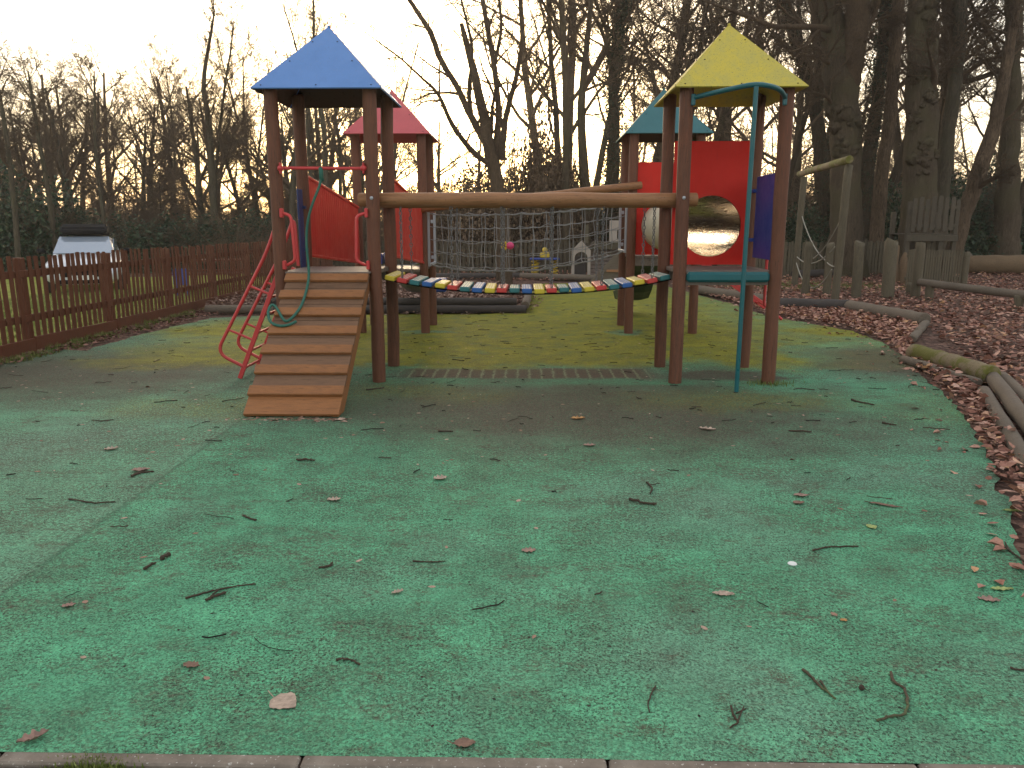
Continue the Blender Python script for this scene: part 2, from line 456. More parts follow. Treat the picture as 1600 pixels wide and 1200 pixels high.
# ------------------------------------------------------------------ the ground
def rubber_material():
    n = N('wet_pour_rubber')
    x, y, z = n.xyz()
    warp = n.noise(1.3, detail=6, rough=.65, col=True)
    wv = n.vm('ADD', n.co, n.vm('MULTIPLY', n.vm('SUBTRACT', warp, (.5, .5, .5)), (1.9, 1.3, 0)))
    def blob(cx, cy, rx, ry, a=1.0, b=.45):
        d = n.vm('LENGTH', n.vm('MULTIPLY', n.vm('SUBTRACT', wv, (cx, cy, 0)), (1 / rx, 1 / ry, 0)), (0, 0, 0))
        return n.rng(d, b, a, 1, 0)
    def any_(lst):
        o = lst[0]
        for q in lst[1:]: o = n.math('MAXIMUM', o, q)
        return o
    mott = n.noise(2.6, detail=9, rough=.72)
    fine = n.noise(22, detail=5, rough=.7)
    grit_ = n.noise(38, detail=6, rough=.8)
    # clean rubber: teal green with a bluer strip left of the seam
    base = n.ramp(mott, [(.30, (.070, .185, .108)), (.48, (.092, .320, .178)), (.70, (.128, .475, .262))])
    s0, s1 = G(0, 930), G(372, 660)
    dx, dy = s1[0] - s0[0], s1[1] - s0[1]; ln = math.hypot(dx, dy)
    side = n.math('MULTIPLY_ADD', n.math('SUBTRACT', x, s0[0]), dy / ln, n.math('MULTIPLY', n.math('SUBTRACT', y, s0[1]), -dx / ln))
    side = n.math('ADD', side, n.math('MULTIPLY', n.math('SUBTRACT', fine, .5), .10))
    base = n.mix(n.rng(side, -.02, .02, .35, 0), base, (.20, .335, .24))
    bluish = n.noise(.55, n.map((1, 1, 1), loc=(4, 9, 0)), 4)
    base = n.mix(n.rng(bluish, .45, .7, 0, .55), base, (.17, .29, .215))
    # brown film of trodden dirt
    dirtz = any_([blob(.5, 6.25, 3.1, 1.75, 1.15, .28), blob(-4.7, 7.8, 2.6, 2.1, 1.1, .25), blob(4.3, 8.6, 1.5, 1.5), blob(2.0, 7.75, .75, .4)])
    brown = n.math('MULTIPLY', dirtz, n.rng(grit_, .34, .54, .5, 1))
    loose = n.rng(n.noise(3.7, n.map((.7, 1.5, 1), loc=(2, 1, 0)), 9, .78), .50, .64, 0, .9)
    brown = n.math('MAXIMUM', brown, n.math('MULTIPLY', loose, n.rng(grit_, .42, .58, .0, 1)))
    # grit trodden into the pores, everywhere but patchy
    grit = n.noise(48, detail=6, rough=.8)
    gritk = n.rng(n.noise(.9, n.map((1, 1.6, 1), loc=(1, 5, 0)), 8, .75), .36, .64, .12, 1)
    gritk = n.math('MULTIPLY', gritk, n.rng(y, 2.2, 4.5, .62, 1))
    gritk = n.math('MAXIMUM', gritk, n.math('MULTIPLY', n.rng(y, 2.6, 6.0, .1, .95), n.rng(n.noise(.55, n.map((.7, 1.5, 1), loc=(6, 2, 0)), 8, .72), .35, .56, .2, 1)))
    gm = n.math('MULTIPLY', n.rng(grit, .43, .55), gritk)
    base = n.mix(n.math('MULTIPLY', gm, .88), base, n.ramp(grit_, [(.45, (.085, .088, .060)), (.6, (.062, .052, .038))]))
    col = n.mix(n.math('MULTIPLY', brown, .95), base, n.ramp(grit_, [(.35, (.036, .026, .018)), (.52, (.082, .062, .045)), (.7, (.15, .125, .098))]))
    # moss and algae, mostly under and beyond the climbing frame
    wx, wy, wz = n.xyz(wv)
    wy2 = n.math('ADD', y, n.math('MULTIPLY', n.math('SUBTRACT', wy, y), .22))
    mz = n.rng(wy, 7.9, 8.5)
    mz = n.math('MULTIPLY', mz, n.rng(wx, -5.2, -4.6, 0, 1))
    mz = n.math('MULTIPLY', mz, n.rng(n.math('ABSOLUTE', n.math('SUBTRACT', wx, -.3)), 2.6, 5.4, 1, .30))
    mz = n.math('MAXIMUM', mz, any_([blob(-4.3, 11.3, 1.4, 1.6, 1.2, .2), blob(4.8, 11.2, 1.4, 1.0)]))
    keep = any_([blob(-1.44, 8.3, .45, .25), blob(1.75, 8.3, .55, .45), blob(-1.4, 11.0, .5, .28), blob(1.4, 11.0, .5, .28), blob(3.9, 9.0, 1.3, 1.2)])
    mz = n.math('MULTIPLY', mz, n.math('SUBTRACT', 1, n.math('MULTIPLY', keep, .75)))
    algae = n.math('MAXIMUM', mz, n.math('MULTIPLY', any_([blob(1.9, 6.6, 1.3, .55, 1.2, .0), blob(-1.1, 6.9, 1.1, .6, 1.2, .0), blob(4.3, 6.3, 1.6, .9, 1.2, .0), blob(-2.6, 6.3, 1.1, .6, 1.2, .0)]), n.rng(grit_, .40, .58, .0, .5)))
    mv = n.noise(3.2, detail=8, rough=.7)
    algae = n.math('MULTIPLY', algae, n.rng(mv, .25, .5, .62, 1))
    algae = n.math('MULTIPLY', algae, n.rng(grit_, .34, .52, .86, 1))
    col = n.mix(n.math('MULTIPLY', algae, .92), col, n.ramp(mv, [(.3, (.12, .115, .005)), (.55, (.235, .215, .006)), (.75, (.34, .30, .012))]))
    # strip under the bridge: drips between the planks keep stripes clean
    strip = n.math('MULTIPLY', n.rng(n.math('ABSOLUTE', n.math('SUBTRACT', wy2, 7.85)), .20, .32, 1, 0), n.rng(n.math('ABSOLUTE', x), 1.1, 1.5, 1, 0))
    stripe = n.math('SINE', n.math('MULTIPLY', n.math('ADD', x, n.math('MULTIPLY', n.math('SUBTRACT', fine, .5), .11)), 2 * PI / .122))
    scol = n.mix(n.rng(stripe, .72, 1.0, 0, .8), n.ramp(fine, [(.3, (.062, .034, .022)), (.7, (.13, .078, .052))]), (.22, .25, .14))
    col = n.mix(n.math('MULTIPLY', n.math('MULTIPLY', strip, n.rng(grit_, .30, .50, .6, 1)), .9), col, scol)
    rim = n.math('MULTIPLY', n.rng(n.math('ABSOLUTE', n.math('SUBTRACT', wy2, 7.42)), .05, .22, 1, 0), n.rng(n.math('ABSOLUTE', n.math('SUBTRACT', x, .6)), 1.6, 2.6, 1, 0))
    col = n.mix(n.math('MULTIPLY', n.math('MULTIPLY', rim, n.rng(mott, .35, .6, .2, 1)), .6), col, (.07, .24, .125))
    # seam line
    col = n.mix(n.math('MULTIPLY', n.rng(n.math('ABSOLUTE', side), .004, .022, .42, 0), n.rng(y, 5.9, 6.4, 1, 0)), col, (.035, .07, .045))
    # the granules themselves
    gr = n.voro(165, out='Color')
    gx, gy, gz = n.xyz(gr)
    col = n.mix(.5, col, n.mix(1, col, n.ramp(gx, [(0, (.30, .30, .30)), (.5, (1.05, 1.05, 1.05)), (1, (1.9, 1.85, 1.75))]), 'MULTIPLY'))
    pits = n.noise(95, detail=4, rough=.7)
    pitk = n.rng(n.noise(1.9, n.map((1, 1, 1), loc=(7, 3, 0)), 6, .7), .35, .62, .3, 1)
    rust = n.rng(n.noise(5.5, n.map((.8, 1.2, 1), loc=(11, 3, 0)), 9, .78), .545, .62)
    rust = n.math('MULTIPLY', rust, n.rng(n.noise(120, detail=4, rough=.8), .44, .56))
    col = n.mix(n.math('MULTIPLY', rust, .8), col, (.085, .050, .034))
    pit2 = n.rng(n.noise(62, n.map((1, 1, 1), loc=(1, 8, 2)), 3, .65), .57, .63)
    col = n.mix(n.math('MULTIPLY', pit2, n.math('MULTIPLY', pitk, .8)), col, (.028, .034, .025))
    col = n.mix(n.math('MULTIPLY', n.rng(pits, .525, .60), pitk), col, sc((.05, .055, .04), .7))
    h = n.math('ADD', n.math('MULTIPLY', n.voro(165), .5), n.math('MULTIPLY', pits, 1.6))
    n.bump(h, .55, .006)
    return n.done(col, n.rng(fine, .3, .7, .72, .92), 0, .18)

edge_px = [(1640, 940), (1592, 850), (1578, 790), (1556, 745), (1528, 690), (1508, 655), (1478, 615), (1445, 590), (1418, 570), (1404, 552), (1378, 535), (1330, 517), (1252, 503), (1200, 494), (1150, 477), (1085, 459), (1040, 447), (960, 441), (850, 443), (826, 456), (822, 484), (760, 491), (560, 492), (430, 492), (330, 497), (232, 520), (130, 548)]
KERB_Y = 1.962
rng0 = np.random.default_rng(5)
edge = [G(*p)[:2] for p in edge_px]
edge = [(7.0, KERB_Y)] + [(3.4, 2.7)] + [tuple(e) for e in edge] + [(-5.85, 9.4), (-5.85, KERB_Y)]
fine_edge = []
for i in range(len(edge)):
    a, b = np.array(edge[i]), np.array(edge[(i + 1) % len(edge)])
    k = max(1, int(np.linalg.norm(b - a) / .12)) if 0 < i < len(edge) - 2 else 1
    for t in range(k):
        p = a + (b - a) * t / k
        if k > 1: p = p + rng0.normal(0, .022, 2)
        fine_edge.append(p)
import bmesh
def ngon_sheet(name, pts, z, mat, kind='structure'):
    bm = bmesh.new()
    vs = [bm.verts.new((p[0], p[1], z)) for p in pts]
    f = bm.faces.new(vs)
    if f.normal.z < 0: f.normal_flip()
    bmesh.ops.triangulate(bm, faces=[f])
    me = bpy.data.meshes.new(name); bm.to_mesh(me); bm.free(); me.materials.append(mat)
    return place(name, me, kind=kind)
ngon_sheet('safety_surface', fine_edge, 0.0, rubber_material())

def inside_rubber(x, y):
    px = np.array([p[0] for p in fine_edge]); py = np.array([p[1] for p in fine_edge])
    ins = np.zeros(np.shape(x), bool); j = len(px) - 1
    for i in range(len(px)):
        c = ((py[i] > y) != (py[j] > y)) & (x < (px[j] - px[i]) * (y - py[i]) / (py[j] - py[i] + 1e-12) + px[i])
        ins ^= c; j = i
    return ins

def floor_material():
    n = N('leafy_earth')
    a = n.noise(1.1, detail=8, rough=.7)
    v = n.voro(22, n.map((1, 1, 1)), 'Color')
    vx, vy, vz = n.xyz(v)
    lf = n.ramp(vx, [(0, (.04, .022, .016)), (.45, (.10, .052, .038)), (.8, (.19, .105, .08)), (1, (.28, .175, .13))])
    col = n.mix(n.rng(a, .42, .68, 0, .85), lf, n.ramp(n.noise(30, detail=5), [(.3, (.04, .026, .02)), (.7, (.10, .062, .048))]))
    d = n.voro(22)
    n.bump(d, .8, .03)
    return n.done(col, .9, 0, .2)
def lawn_material():
    n = N('mown_grass')
    a = n.noise(1.4, detail=8, rough=.7); b = n.noise(40, n.map((1, .4, 1)), 4)
    col = n.ramp(a, [(.3, (.17, .18, .03)), (.55, (.28, .29, .05)), (.75, (.36, .34, .09))])
    col = n.mix(n.rng(b, .4, .7, 0, .5), col, (.10, .11, .025))
    n.bump(b, .7, .03)
    return n.done(col, .9, 0, .2)
def grid_sheet(name, xs, ys, dz, mat):
    X, Y = np.meshgrid(xs, ys)
    V = np.stack([X.ravel(), Y.ravel(), (zf(X, Y) + dz).ravel()], 1)
    nx, ny = len(xs), len(ys)
    i = (np.arange(ny - 1)[:, None] * nx + np.arange(nx - 1)[None, :]).ravel()
    b = MB(); b.add(V, np.stack([i, i + 1, i + 1 + nx, i + nx], 1), 0, True)
    return b.build(name, mat, kind='structure')
gx = np.unique(np.concatenate([np.arange(-140, -40, 10), np.arange(-40, 30, 1.0), np.arange(30, 141, 10), [-6.08]]))
gy = np.unique(np.concatenate([np.arange(-36, 60, 2.0), np.arange(60, 141, 10)]))
grid_sheet('woodland_floor', gx, gy, 0.0, floor_material())
lx = np.unique(np.concatenate([np.arange(-30, -6, 1.0), [-6.08]]))
ly = np.arange(-2, 26.1, 2.0)
grid_sheet('lawn', lx, ly, 0.006, lawn_material())

# concrete edging along the near side, stone by stone
def concrete():
    n = N('edging_concrete')
    a = n.noise(7, detail=8, rough=.7)
    col = n.ramp(a, [(.3, (.13, .105, .085)), (.55, (.22, .18, .145)), (.75, (.30, .255, .21))])
    col = n.mix(n.rng(n.noise(90, detail=2), .66, .7, 0, .8), col, (.5, .47, .42))
    col = n.mix(n.rng(n.noise(2.2, n.map((1, 1, 1), loc=(3, 0, 0)), 6), .5, .7, 0, .7), col, (.07, .06, .05))
    n.bump(n.noise(60, detail=5), .5, .006)
    return n.done(col, .9, 0, .2)
M['concrete'] = concrete()
path_n = N('dark_path_earth')
pn = path_n.noise(25, detail=7, rough=.7)
path_n.bump(pn, .8, .02)
ngon_sheet('path', [(-8, -3), (8, -3), (8, KERB_Y - .055), (-8, KERB_Y - .055)], -.012, path_n.done(path_n.ramp(pn, [(.3, (.018, .015, .013)), (.7, (.075, .06, .05))]), .9))
kerb = empty('kerb', (0, KERB_Y - .021, 0)); tag(kerb, kind='structure')
kx = [G(p, 1183)[0] for p in (-5, 470, 945, 1425)]
step = (kx[3] - kx[0]) / 3
b = MB(); b.box((0, 0, 0), (step - .008, .05, .15), .006)
ks = b.mesh('kerb_stone', M['concrete'])
for k in range(-3, 7):
    place('kerb_stone', ks, kerb, (kx[0] + step * (k + .5), rng0.normal(0, .002), -.0748 + rng0.normal(0, .0006)), (rng0.normal(0, .01), 0, rng0.normal(0, .003)))

# ------------------------------------------------------------------ the climbing frame
FX = (-2.34, -1.44, 1.44, 2.34)
FY = (7.40, 8.28, 10.92, 11.80)
frame = empty('climbing_structure', (0, 9.6, 0), None, 'wooden climbing frame of four pyramid-roofed towers joined by a chain plank bridge', 'climbing frame')
frame.location = (0, 0, 0)

rp = np.random.default_rng(11)
def post_mesh(h, seed):
    q = np.random.default_rng(seed)
    zs = np.concatenate([[-.12], np.linspace(0, h - .02, 9), [h - .006, h]])
    pts = np.stack([q.normal(0, .0025, len(zs)), q.normal(0, .0025, len(zs)), zs], 1)
    rr = np.full(len(zs), .0625) + q.normal(0, .0012, len(zs)); rr[-1] -= .012
    b = MB(); b.tube(pts, rr, 16)
    return b.mesh('post', M['post'])
post_m = [post_mesh(2.79, s) for s in range(4)]

def roof_mesh(mat, bolts=True):
    h, e, a, t = .59, 2.70, 3.345, .014
    b = MB()
    ap = np.array([0, 0, a])
    for k in range(4):
        c, s = math.cos(k * PI / 2), math.sin(k * PI / 2)
        rot = np.array([[c, -s, 0], [s, c, 0], [0, 0, 1]])
        g = .0035
        P = np.array([[-h + g, -h, e], [h - g, -h, e], [0, -.006, a - .004]])
        nrm = np.cross(P[1] - P[0], P[2] - P[0]); nrm /= np.linalg.norm(nrm)
        Q = P - nrm * t
        Q[0] += (t, 0, 0); Q[1] -= (t, 0, 0); Q[2] += (0, .004, -.004)
        V = np.concatenate([P, Q]) @ rot.T
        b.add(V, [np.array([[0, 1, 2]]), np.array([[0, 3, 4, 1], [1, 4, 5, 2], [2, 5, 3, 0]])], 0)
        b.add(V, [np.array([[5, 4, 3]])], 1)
        for u, v in ((.06, .04), (.94, .04), (.5, .04), (.08, .42), (.92, .42), (.12, .74), (.88, .74)):
            w = (P[0] * (1 - u) + P[1] * u) * (1 - v) + P[2] * v
            b.sphere((w + nrm * .001) @ rot.T, .0085, 6, 3, 2, (1, 1, .6))
    b.sphere((0, 0, a - .004), .016, 8, 4, 0)
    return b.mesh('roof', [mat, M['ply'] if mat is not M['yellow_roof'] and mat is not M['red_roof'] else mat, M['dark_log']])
def tower(xi, yi, roofm, lab, deck_z):
    t = empty('tower', (0, 0, 0), frame); t['label'] = lab
    k = 0
    for i in (0, 1):
        for j in (0, 1):
            place('post', post_m[k], t, (FX[xi + i], FY[yi + j], 0), (0, 0, rp.uniform(0, 6.28))); k += 1
    cx, cy = (FX[xi] + FX[xi + 1]) / 2, (FY[yi] + FY[yi + 1]) / 2
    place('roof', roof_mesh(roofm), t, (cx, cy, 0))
    b = MB()
    for m in range(6):
        b.box((cx, FY[yi] + (m + .5) * .88 / 6, deck_z - .02), (.86, .88 / 6 - .006, .04), .004)
    for yy in (FY[yi] + .02, FY[yi + 1] - .02): b.box((cx, yy, deck_z - .09), (.78, .04, .095), .004)
    b.build('deck', M['deck'], t)
    return t
t_blue = tower(0, 0, M['blue_roof'], 'front tower with the blue roof', 1.07)
t_yel = tower(2, 0, M['yellow_roof'], 'front tower with the weathered yellow roof', 1.08)
t_red = tower(0, 2, M['red_roof'], 'rear tower with the red roof', .90)
t_grn = tower(2, 2, M['green_roof'], 'rear tower with the dark teal roof', 1.08)

# teal edge under the yellow tower's deck, fireman's pole
b = MB(); b.box(((FX[2] + FX[3]) / 2, FY[0] - .02, 1.02), (.775, .07, .095), .022); b.build('deck_edge', M['teal'], t_yel)
pole = empty('fire_pole', parent=frame)
b = MB(); b.tube([(1.93, 7.0, -.05), (1.935, 7.0, 1.3), (1.945, 7.0, 2.655)], .021, 12); b.build('pole', M['teal'], pole)
b = MB()
b.tube(rounded([(1.50, 7.34, 2.62), (1.62, 7.26, 2.64), (1.945, 7.0, 2.68), (2.18, 7.12, 2.66), (2.30, 7.34, 2.62)], .12), .022, 10)
for xx in (1.485, 2.30): b.box((xx, 7.335, 2.60), (.04, .02, .10), .006)
b.build('top_bracket', M['teal'], pole)

# bridge beams
def log(mb, p0, p1, r, n=16, bev=.008, seed=0, wob=.003):
    q = np.random.default_rng(seed)
    t = np.linspace(0, 1, 9)[:, None]
    pts = np.array(p0)[None] * (1 - t) + np.array(p1)[None] * t
    pts[1:-1] += q.normal(0, wob, (7, 3))
    return mb.tube(pts, r + q.normal(0, .0012, 9), n, bev=bev)
for yy in (FY[0] + .125, FY[1] - .125):
    b = MB(); log(b, (-1.60, yy, 1.735), (1.60, yy, 1.735), .064, seed=int(yy * 10))
    for xx in (FX[1], FX[2]):
        if yy < 7.8: b.sphere((xx, FY[0] - .064, 1.745), .017, 8, 4, 1, (1, .5, 1))
    b.build('log_beam', [M['beam'], M['grey_metal']], frame)
b = MB(); log(b, (-1.60, 10.82, 1.70), (1.55, 10.82, 2.03), .052, seed=4); b.build('log_beam', M['beam'], frame)

# plank bridge
bridge = empty('suspension_bridge', parent=frame)
seq = ['yellow', 'red', 'green', 'blue']
plank_m = {}
for c in seq:
    b = MB(); b.box((0, 0, 0), (.098, .66, .046), .008)
    me = b.mesh('plank', [M['plank_' + c], M['plank_' + c + '_top']])
    for p in me.polygons:
        if p.normal.z > .9: p.material_index = 1
    plank_m[c] = me
NPL = 23
def bz(x): return .872 + .135 * (abs(x) / 1.36) ** 2.2
chain_spots = []
px_ = np.linspace(-1.325, 1.325, NPL)
for k, xx in enumerate(px_):
    c = seq[k % 4]
    sl = (bz(xx + .02) - bz(xx - .02)) / .04
    place('plank', plank_m[c], bridge, (xx, FY[0] + .44, bz(xx)), (rp.normal(0, .012), -math.atan(sl) + rp.normal(0, .02), rp.normal(0, .008)))
    if c == 'red': chain_spots.append((xx, bz(xx)))
b = MB()
cab = [(x_, yy, bz(x_) - .032) for yy in (1,) for x_ in np.linspace(-1.4, 1.4, 24)]
for yy in (FY[0] + .20, FY[0] + .68): b.tube([(p[0], yy, p[2]) for p in cab], .009, 6)
b.build('support_cable', M['black'], bridge)
def link_mesh(L, r=.0054, w=.0130):
    """A chain of oval links, alternately turned, from z=0 down to z=-L."""
    pitch = .044; k = int(L / pitch); b = MB()
    hl = pitch / 2 + .002
    for i in range(k):
        z0 = -(i + .5) * L / k
        an = np.linspace(0, 2 * PI, 11)[:-1]
        o = np.stack([np.cos(an) * w, np.zeros(10), np.sin(an) * (hl - w) / 1 + np.sign(np.sin(an)) * w * .6], 1)
        if i % 2: o = o[:, [1, 0, 2]]
        ring = np.concatenate([o, o[:2]]) + (0, 0, z0)
        b.tube(ring, r, 5, cap=False)
    b.tube([(0, 0, .0), (0, 0, .02)], .006, 6)
    b.sphere((0, 0, -L - .004), .012, 7, 4)
    return b.mesh('chain', M['chain'])
for xx, zz in chain_spots:
    L = 1.735 - .062 - zz - .03
    me = link_mesh(L)
    for yy in (FY[0] + .125, FY[1] - .125): place('chain', me, bridge, (xx, yy, 1.735 - .06), (0, 0, rp.uniform(0, 3)))

# slatted ramp up to the blue tower
ramp = empty('ramp', parent=frame)
P0, P1 = np.array([0, 5.93, .03]), np.array([0, 7.33, 1.055])
ru = (P1 - P0); RL = np.linalg.norm(ru); ru /= RL
rn = np.cross([1, 0, 0], ru); rmat = np.stack([[1, 0, 0], ru, rn], 1)
RXC, RW = -1.868, .765
nb = 8
rot_e = Matrix(rmat.tolist()).to_euler()
for k in range(nb):
    b = MB(); w = RL / nb
    b.box((0, 0, 0), (RW - rp.uniform(0, .008), w - .004, .028), .003)
    p = P0 + ru * (k + .5) * w - rn * .014
    b.build('board', M['ramp' if k == 0 else 'ramp_base'], ramp, (RXC + rp.normal(0, .002), p[1], p[2]), rot_e)
for k in range(7):
    s_ = .235 + .2355 * k
    p = P0 + ru * s_ + rn * .017
    b = MB(); b.box((0, 0, 0), (RW + .012, .098, .033), .005)
    b.build('batten', M['ramp'], ramp, (RXC + rp.normal(0, .003), p[1], p[2]), rot_e)
for sx in (-1, 1):
    b = MB(); x_ = RXC + sx * (RW / 2 - .03)
    d = .028
    lo = [(P0 - rn * d), (P1 - rn * d), (P1 - rn * (d + .12)), (P0 + ru * .16 - rn * (d + .12))]
    b.prism([(p[1], p[2]) for p in lo], 0, x_ - .022, x_ + .022)
    b.build('stringer', M['ramp'], ramp)
b = MB(); b.box((RXC, 7.335, 1.062), (.80, .11, .018), .004); b.build('top_plate', M['deck'], ramp)

# grab handles, cross bar and the side ladder, all red steel
for sx, xx in ((1, FX[0]), (-1, FX[1])):
    b = MB(); x0 = xx + sx * .058
    b.tube(rounded([(x0, 7.35, 1.61), (x0 + sx * .085, 7.33, 1.585), (x0 + sx * .105, 7.33, 1.17), (x0 + sx * .02, 7.35, 1.13)], .07), .0155, 10)
    for zz in (1.61, 1.13): b.box((x0 - sx * .004, 7.345, zz), (.03, .06, .085), .008)
    b.build('grab_handle', M['red_metal'], frame)
b = MB(); b.tube([(FX[0] + .05, 7.36, 2.015), (FX[1] - .05, 7.36, 2.01)], .0155, 10)
for xx in (FX[0] + .066, FX[1] - .066): b.box((xx, 7.355, 2.012), (.014, .06, .10), .004); b.sphere((xx, 7.345, 2.012), .03, 8, 5)
b.build('cross_bar', M['red_metal'], frame)

def ladder(x_top, x_bot, z_bot, z_top, ya, yb, name='ladder', rungs=5, sgn=-1, rails=True):
    ld = empty(name, parent=frame)
    for yy in (ya, yb):
        b = MB(); bar(b, (x_bot, yy, z_bot), (x_top, yy, z_top), .045, .022, .004, up=(0, 1, 0)); b.build('stringer', M['red_metal'], ld)
        if rails:
            e = np.array([x_top - x_bot, 0, z_top - z_bot]); e /= np.linalg.norm(e)
            o = np.array([-e[2], 0, e[0]]) * (1 if sgn < 0 else -1)
            base = np.array([x_bot, yy, z_bot]) + e * .13
            low = base + o * .30 + e * .02
            top = np.array([x_top, yy, z_top]) + e * .12 + o * .17
            b = MB()
            b.tube(rounded([base, low, top, (x_top + .03 * -sgn, yy, z_top + .53), (x_top + .045 * -sgn, yy, z_top + .02)], .13, 7), .0165, 10)
            b.build('handrail', M['red_metal'], ld)
            for t in (.36, .78):
                p = np.array([x_bot, yy, z_bot]) + e * t * np.linalg.norm([x_top - x_bot, z_top - z_bot])
                b = MB(); b.tube([p, p + o * (.30 + (.17 - .30) * (t * np.linalg.norm([x_top - x_bot, z_top - z_bot]) - .15) / (np.linalg.norm([x_top - x_bot, z_top - z_bot]) - .03))], .0125, 8); b.build('strut', M['red_metal'], ld)
    for k in range(rungs):
        t = (k + .6) / (rungs + .1)
        x_, z_ = x_bot + (x_top - x_bot) * t, z_bot + (z_top - z_bot) * t
        b = MB(); b.tube([(x_, ya, z_), (x_, yb, z_)], .0145, 8); b.build('rung', M['red_metal'], ld)
    return ld
ladder(-2.40, -2.86, 0.0, 1.07, 7.53, 8.02, rungs=6)
ladder(2.40, 3.52, .30, 1.05, 11.05, 11.5, rungs=5, sgn=1, rails=False)['label'] = 'small red ladder half hidden behind the yellow tower post'
b = MB(); b.tube([(3.50, 11.0, -.03), (3.49, 11.0, .33)], .03, 8); b.build('ladder_foot', M['black'], frame)
b = MB(); b.tube([(2.43, 7.98, 1.20), (2.43, 7.98, .70), (2.62, 7.98, .55)], .0155, 8); b.build('grab_rail', M['red_metal'], frame)

# blue side panels
b = MB(); b.box((FX[0] + .01, 8.115, 1.46), (.018, .16, .80), .006)
for zz in (1.25, 1.68): b.box((FX[0] + .03, 8.19, zz), (.03, .06, .03), .004)
b.build('side_panel', M['navy'], frame)
b = MB(); b.box((FX[3], 7.86, 1.575), (.018, .60, .81), .006)
for zz in (1.35, 1.84): b.box((FX[3] - .025, 8.18, zz), (.04, .07, .035), .004)
b.build('side_panel', M['blue'], frame)

# red slatted guards of the sloping walkway between the two towers on the left
for xx in (FX[0] + .01, FX[1] - .01):
    gp = empty('slatted_guard', parent=frame)
    ya, yb = FY[1] + .055, FY[2] - .055
    zt = lambda y: 2.005 + (1.735 - 2.005) * (y - ya) / (yb - ya)
    zb = lambda y: 1.195 + (1.00 - 1.195) * (y - ya) / (yb - ya)
    ns = 27; w = (yb - ya) / ns
    for k in range(ns):
        y0, y1 = ya + k * w + .003, ya + (k + 1) * w - .003
        b = MB(); b.prism([(y0, zb(y0)), (y1, zb(y1)), (y1, zt(y1)), (y0, zt(y0))], 0, -.009, .009)
        b.build('slat', M['red_slat'], gp, (xx, 0, 0))
    for f, dz in ((zt, .0), (zb, -.012)):
        b = MB(); bar(b, (xx, ya, f(ya) + dz), (xx, yb, f(yb) + dz), .05, .03); b.build('rail', M['red_slat'], gp)
b = MB()
for k in range(18):
    y0 = FY[1] + .06 + k * (FY[2] - FY[1] - .1) / 18
    z0 = 1.05 - .16 * (y0 - FY[1]) / 2.6
    b.box(((FX[0] + FX[1]) / 2, y0 + .068, z0 - .02), (.80, .13, .035), .004)
b.build('sloping_walkway', M['deck'], frame)

# red end panels with the steel crawl tunnel between them
def holed(z0, z1, x0, x1, cx, cz, r, y, th=.018):
    n = 48; b = MB()
    an = np.linspace(0, 2 * PI, n, endpoint=False)
    c = np.stack([cx + r * np.cos(an), cz + r * np.sin(an)], 1)
    o = []
    for a_ in an:
        dx, dz = math.cos(a_), math.sin(a_)
        t = min(((x1 - cx) / dx) if dx > 1e-9 else 1e9, ((x0 - cx) / dx) if dx < -1e-9 else 1e9, ((z1 - cz) / dz) if dz > 1e-9 else 1e9, ((z0 - cz) / dz) if dz < -1e-9 else 1e9)
        o.append((cx + dx * t, cz + dz * t))
    for cxx, czz in ((x0, z0), (x0, z1), (x1, z0), (x1, z1)):
        k = min(range(n), key=lambda i: math.hypot(o[i][0] - cxx, o[i][1] - czz)); o[k] = (cxx, czz)
    o = np.array(o)
    def lay(p, yy): return np.stack([p[:, 0], np.full(n, yy), p[:, 1]], 1)
    V = np.concatenate([lay(c, y - th / 2), lay(o, y - th / 2), lay(c, y + th / 2), lay(o, y + th / 2)])
    i = np.arange(n); j = (i + 1) % n
    b.add(V, np.concatenate([np.stack([i, n + i, n + j, j], 1), np.stack([2 * n + j, 3 * n + j, 3 * n + i, 2 * n + i], 1), np.stack([n + i, 3 * n + i, 3 * n + j, n + j], 1), np.stack([i, j, 2 * n + j, 2 * n + i], 1)]))
    return b
TX, TZ, TR = 1.905, 1.487, .312
holed(1.095, 2.335, 1.50, 2.285, TX, TZ, TR, FY[1] - .04).build('tunnel_panel', M['red'], frame)
holed(1.095, 2.335, 1.50, 2.285, TX, TZ, TR, FY[2] + .04).build('tunnel_panel', M['red'], frame)
def pipe(r0, r1, y0, y1, n=64):
    an = np.linspace(0, 2 * PI, n, endpoint=False); b = MB(); i = np.arange(n); j = (i + 1) % n
    rings = []
    for r_, yy in ((r0, y0), (r0, y1), (r1, y1), (r1, y0)):
        rings.append(np.stack([TX + r_ * np.cos(an), np.full(n, yy), TZ + r_ * np.sin(an)], 1))
    V = np.concatenate(rings)
    b.add(V, np.stack([n + i, n + j, j, i], 1), 0, True)
    b.add(V, np.stack([n * 3 + i, n * 3 + j, n * 2 + j, n * 2 + i], 1), 1, True)
    b.add(V, np.concatenate([np.stack([n + i, 2 * n + i, 2 * n + j, n + j], 1), np.stack([3 * n + i, i, j, 3 * n + j], 1)]), 0)
    return b
pipe(TR - .004, TR + .014, FY[1] - .028, FY[2] + .028).build('crawl_tunnel', [M['steel'], M['cream']], frame)

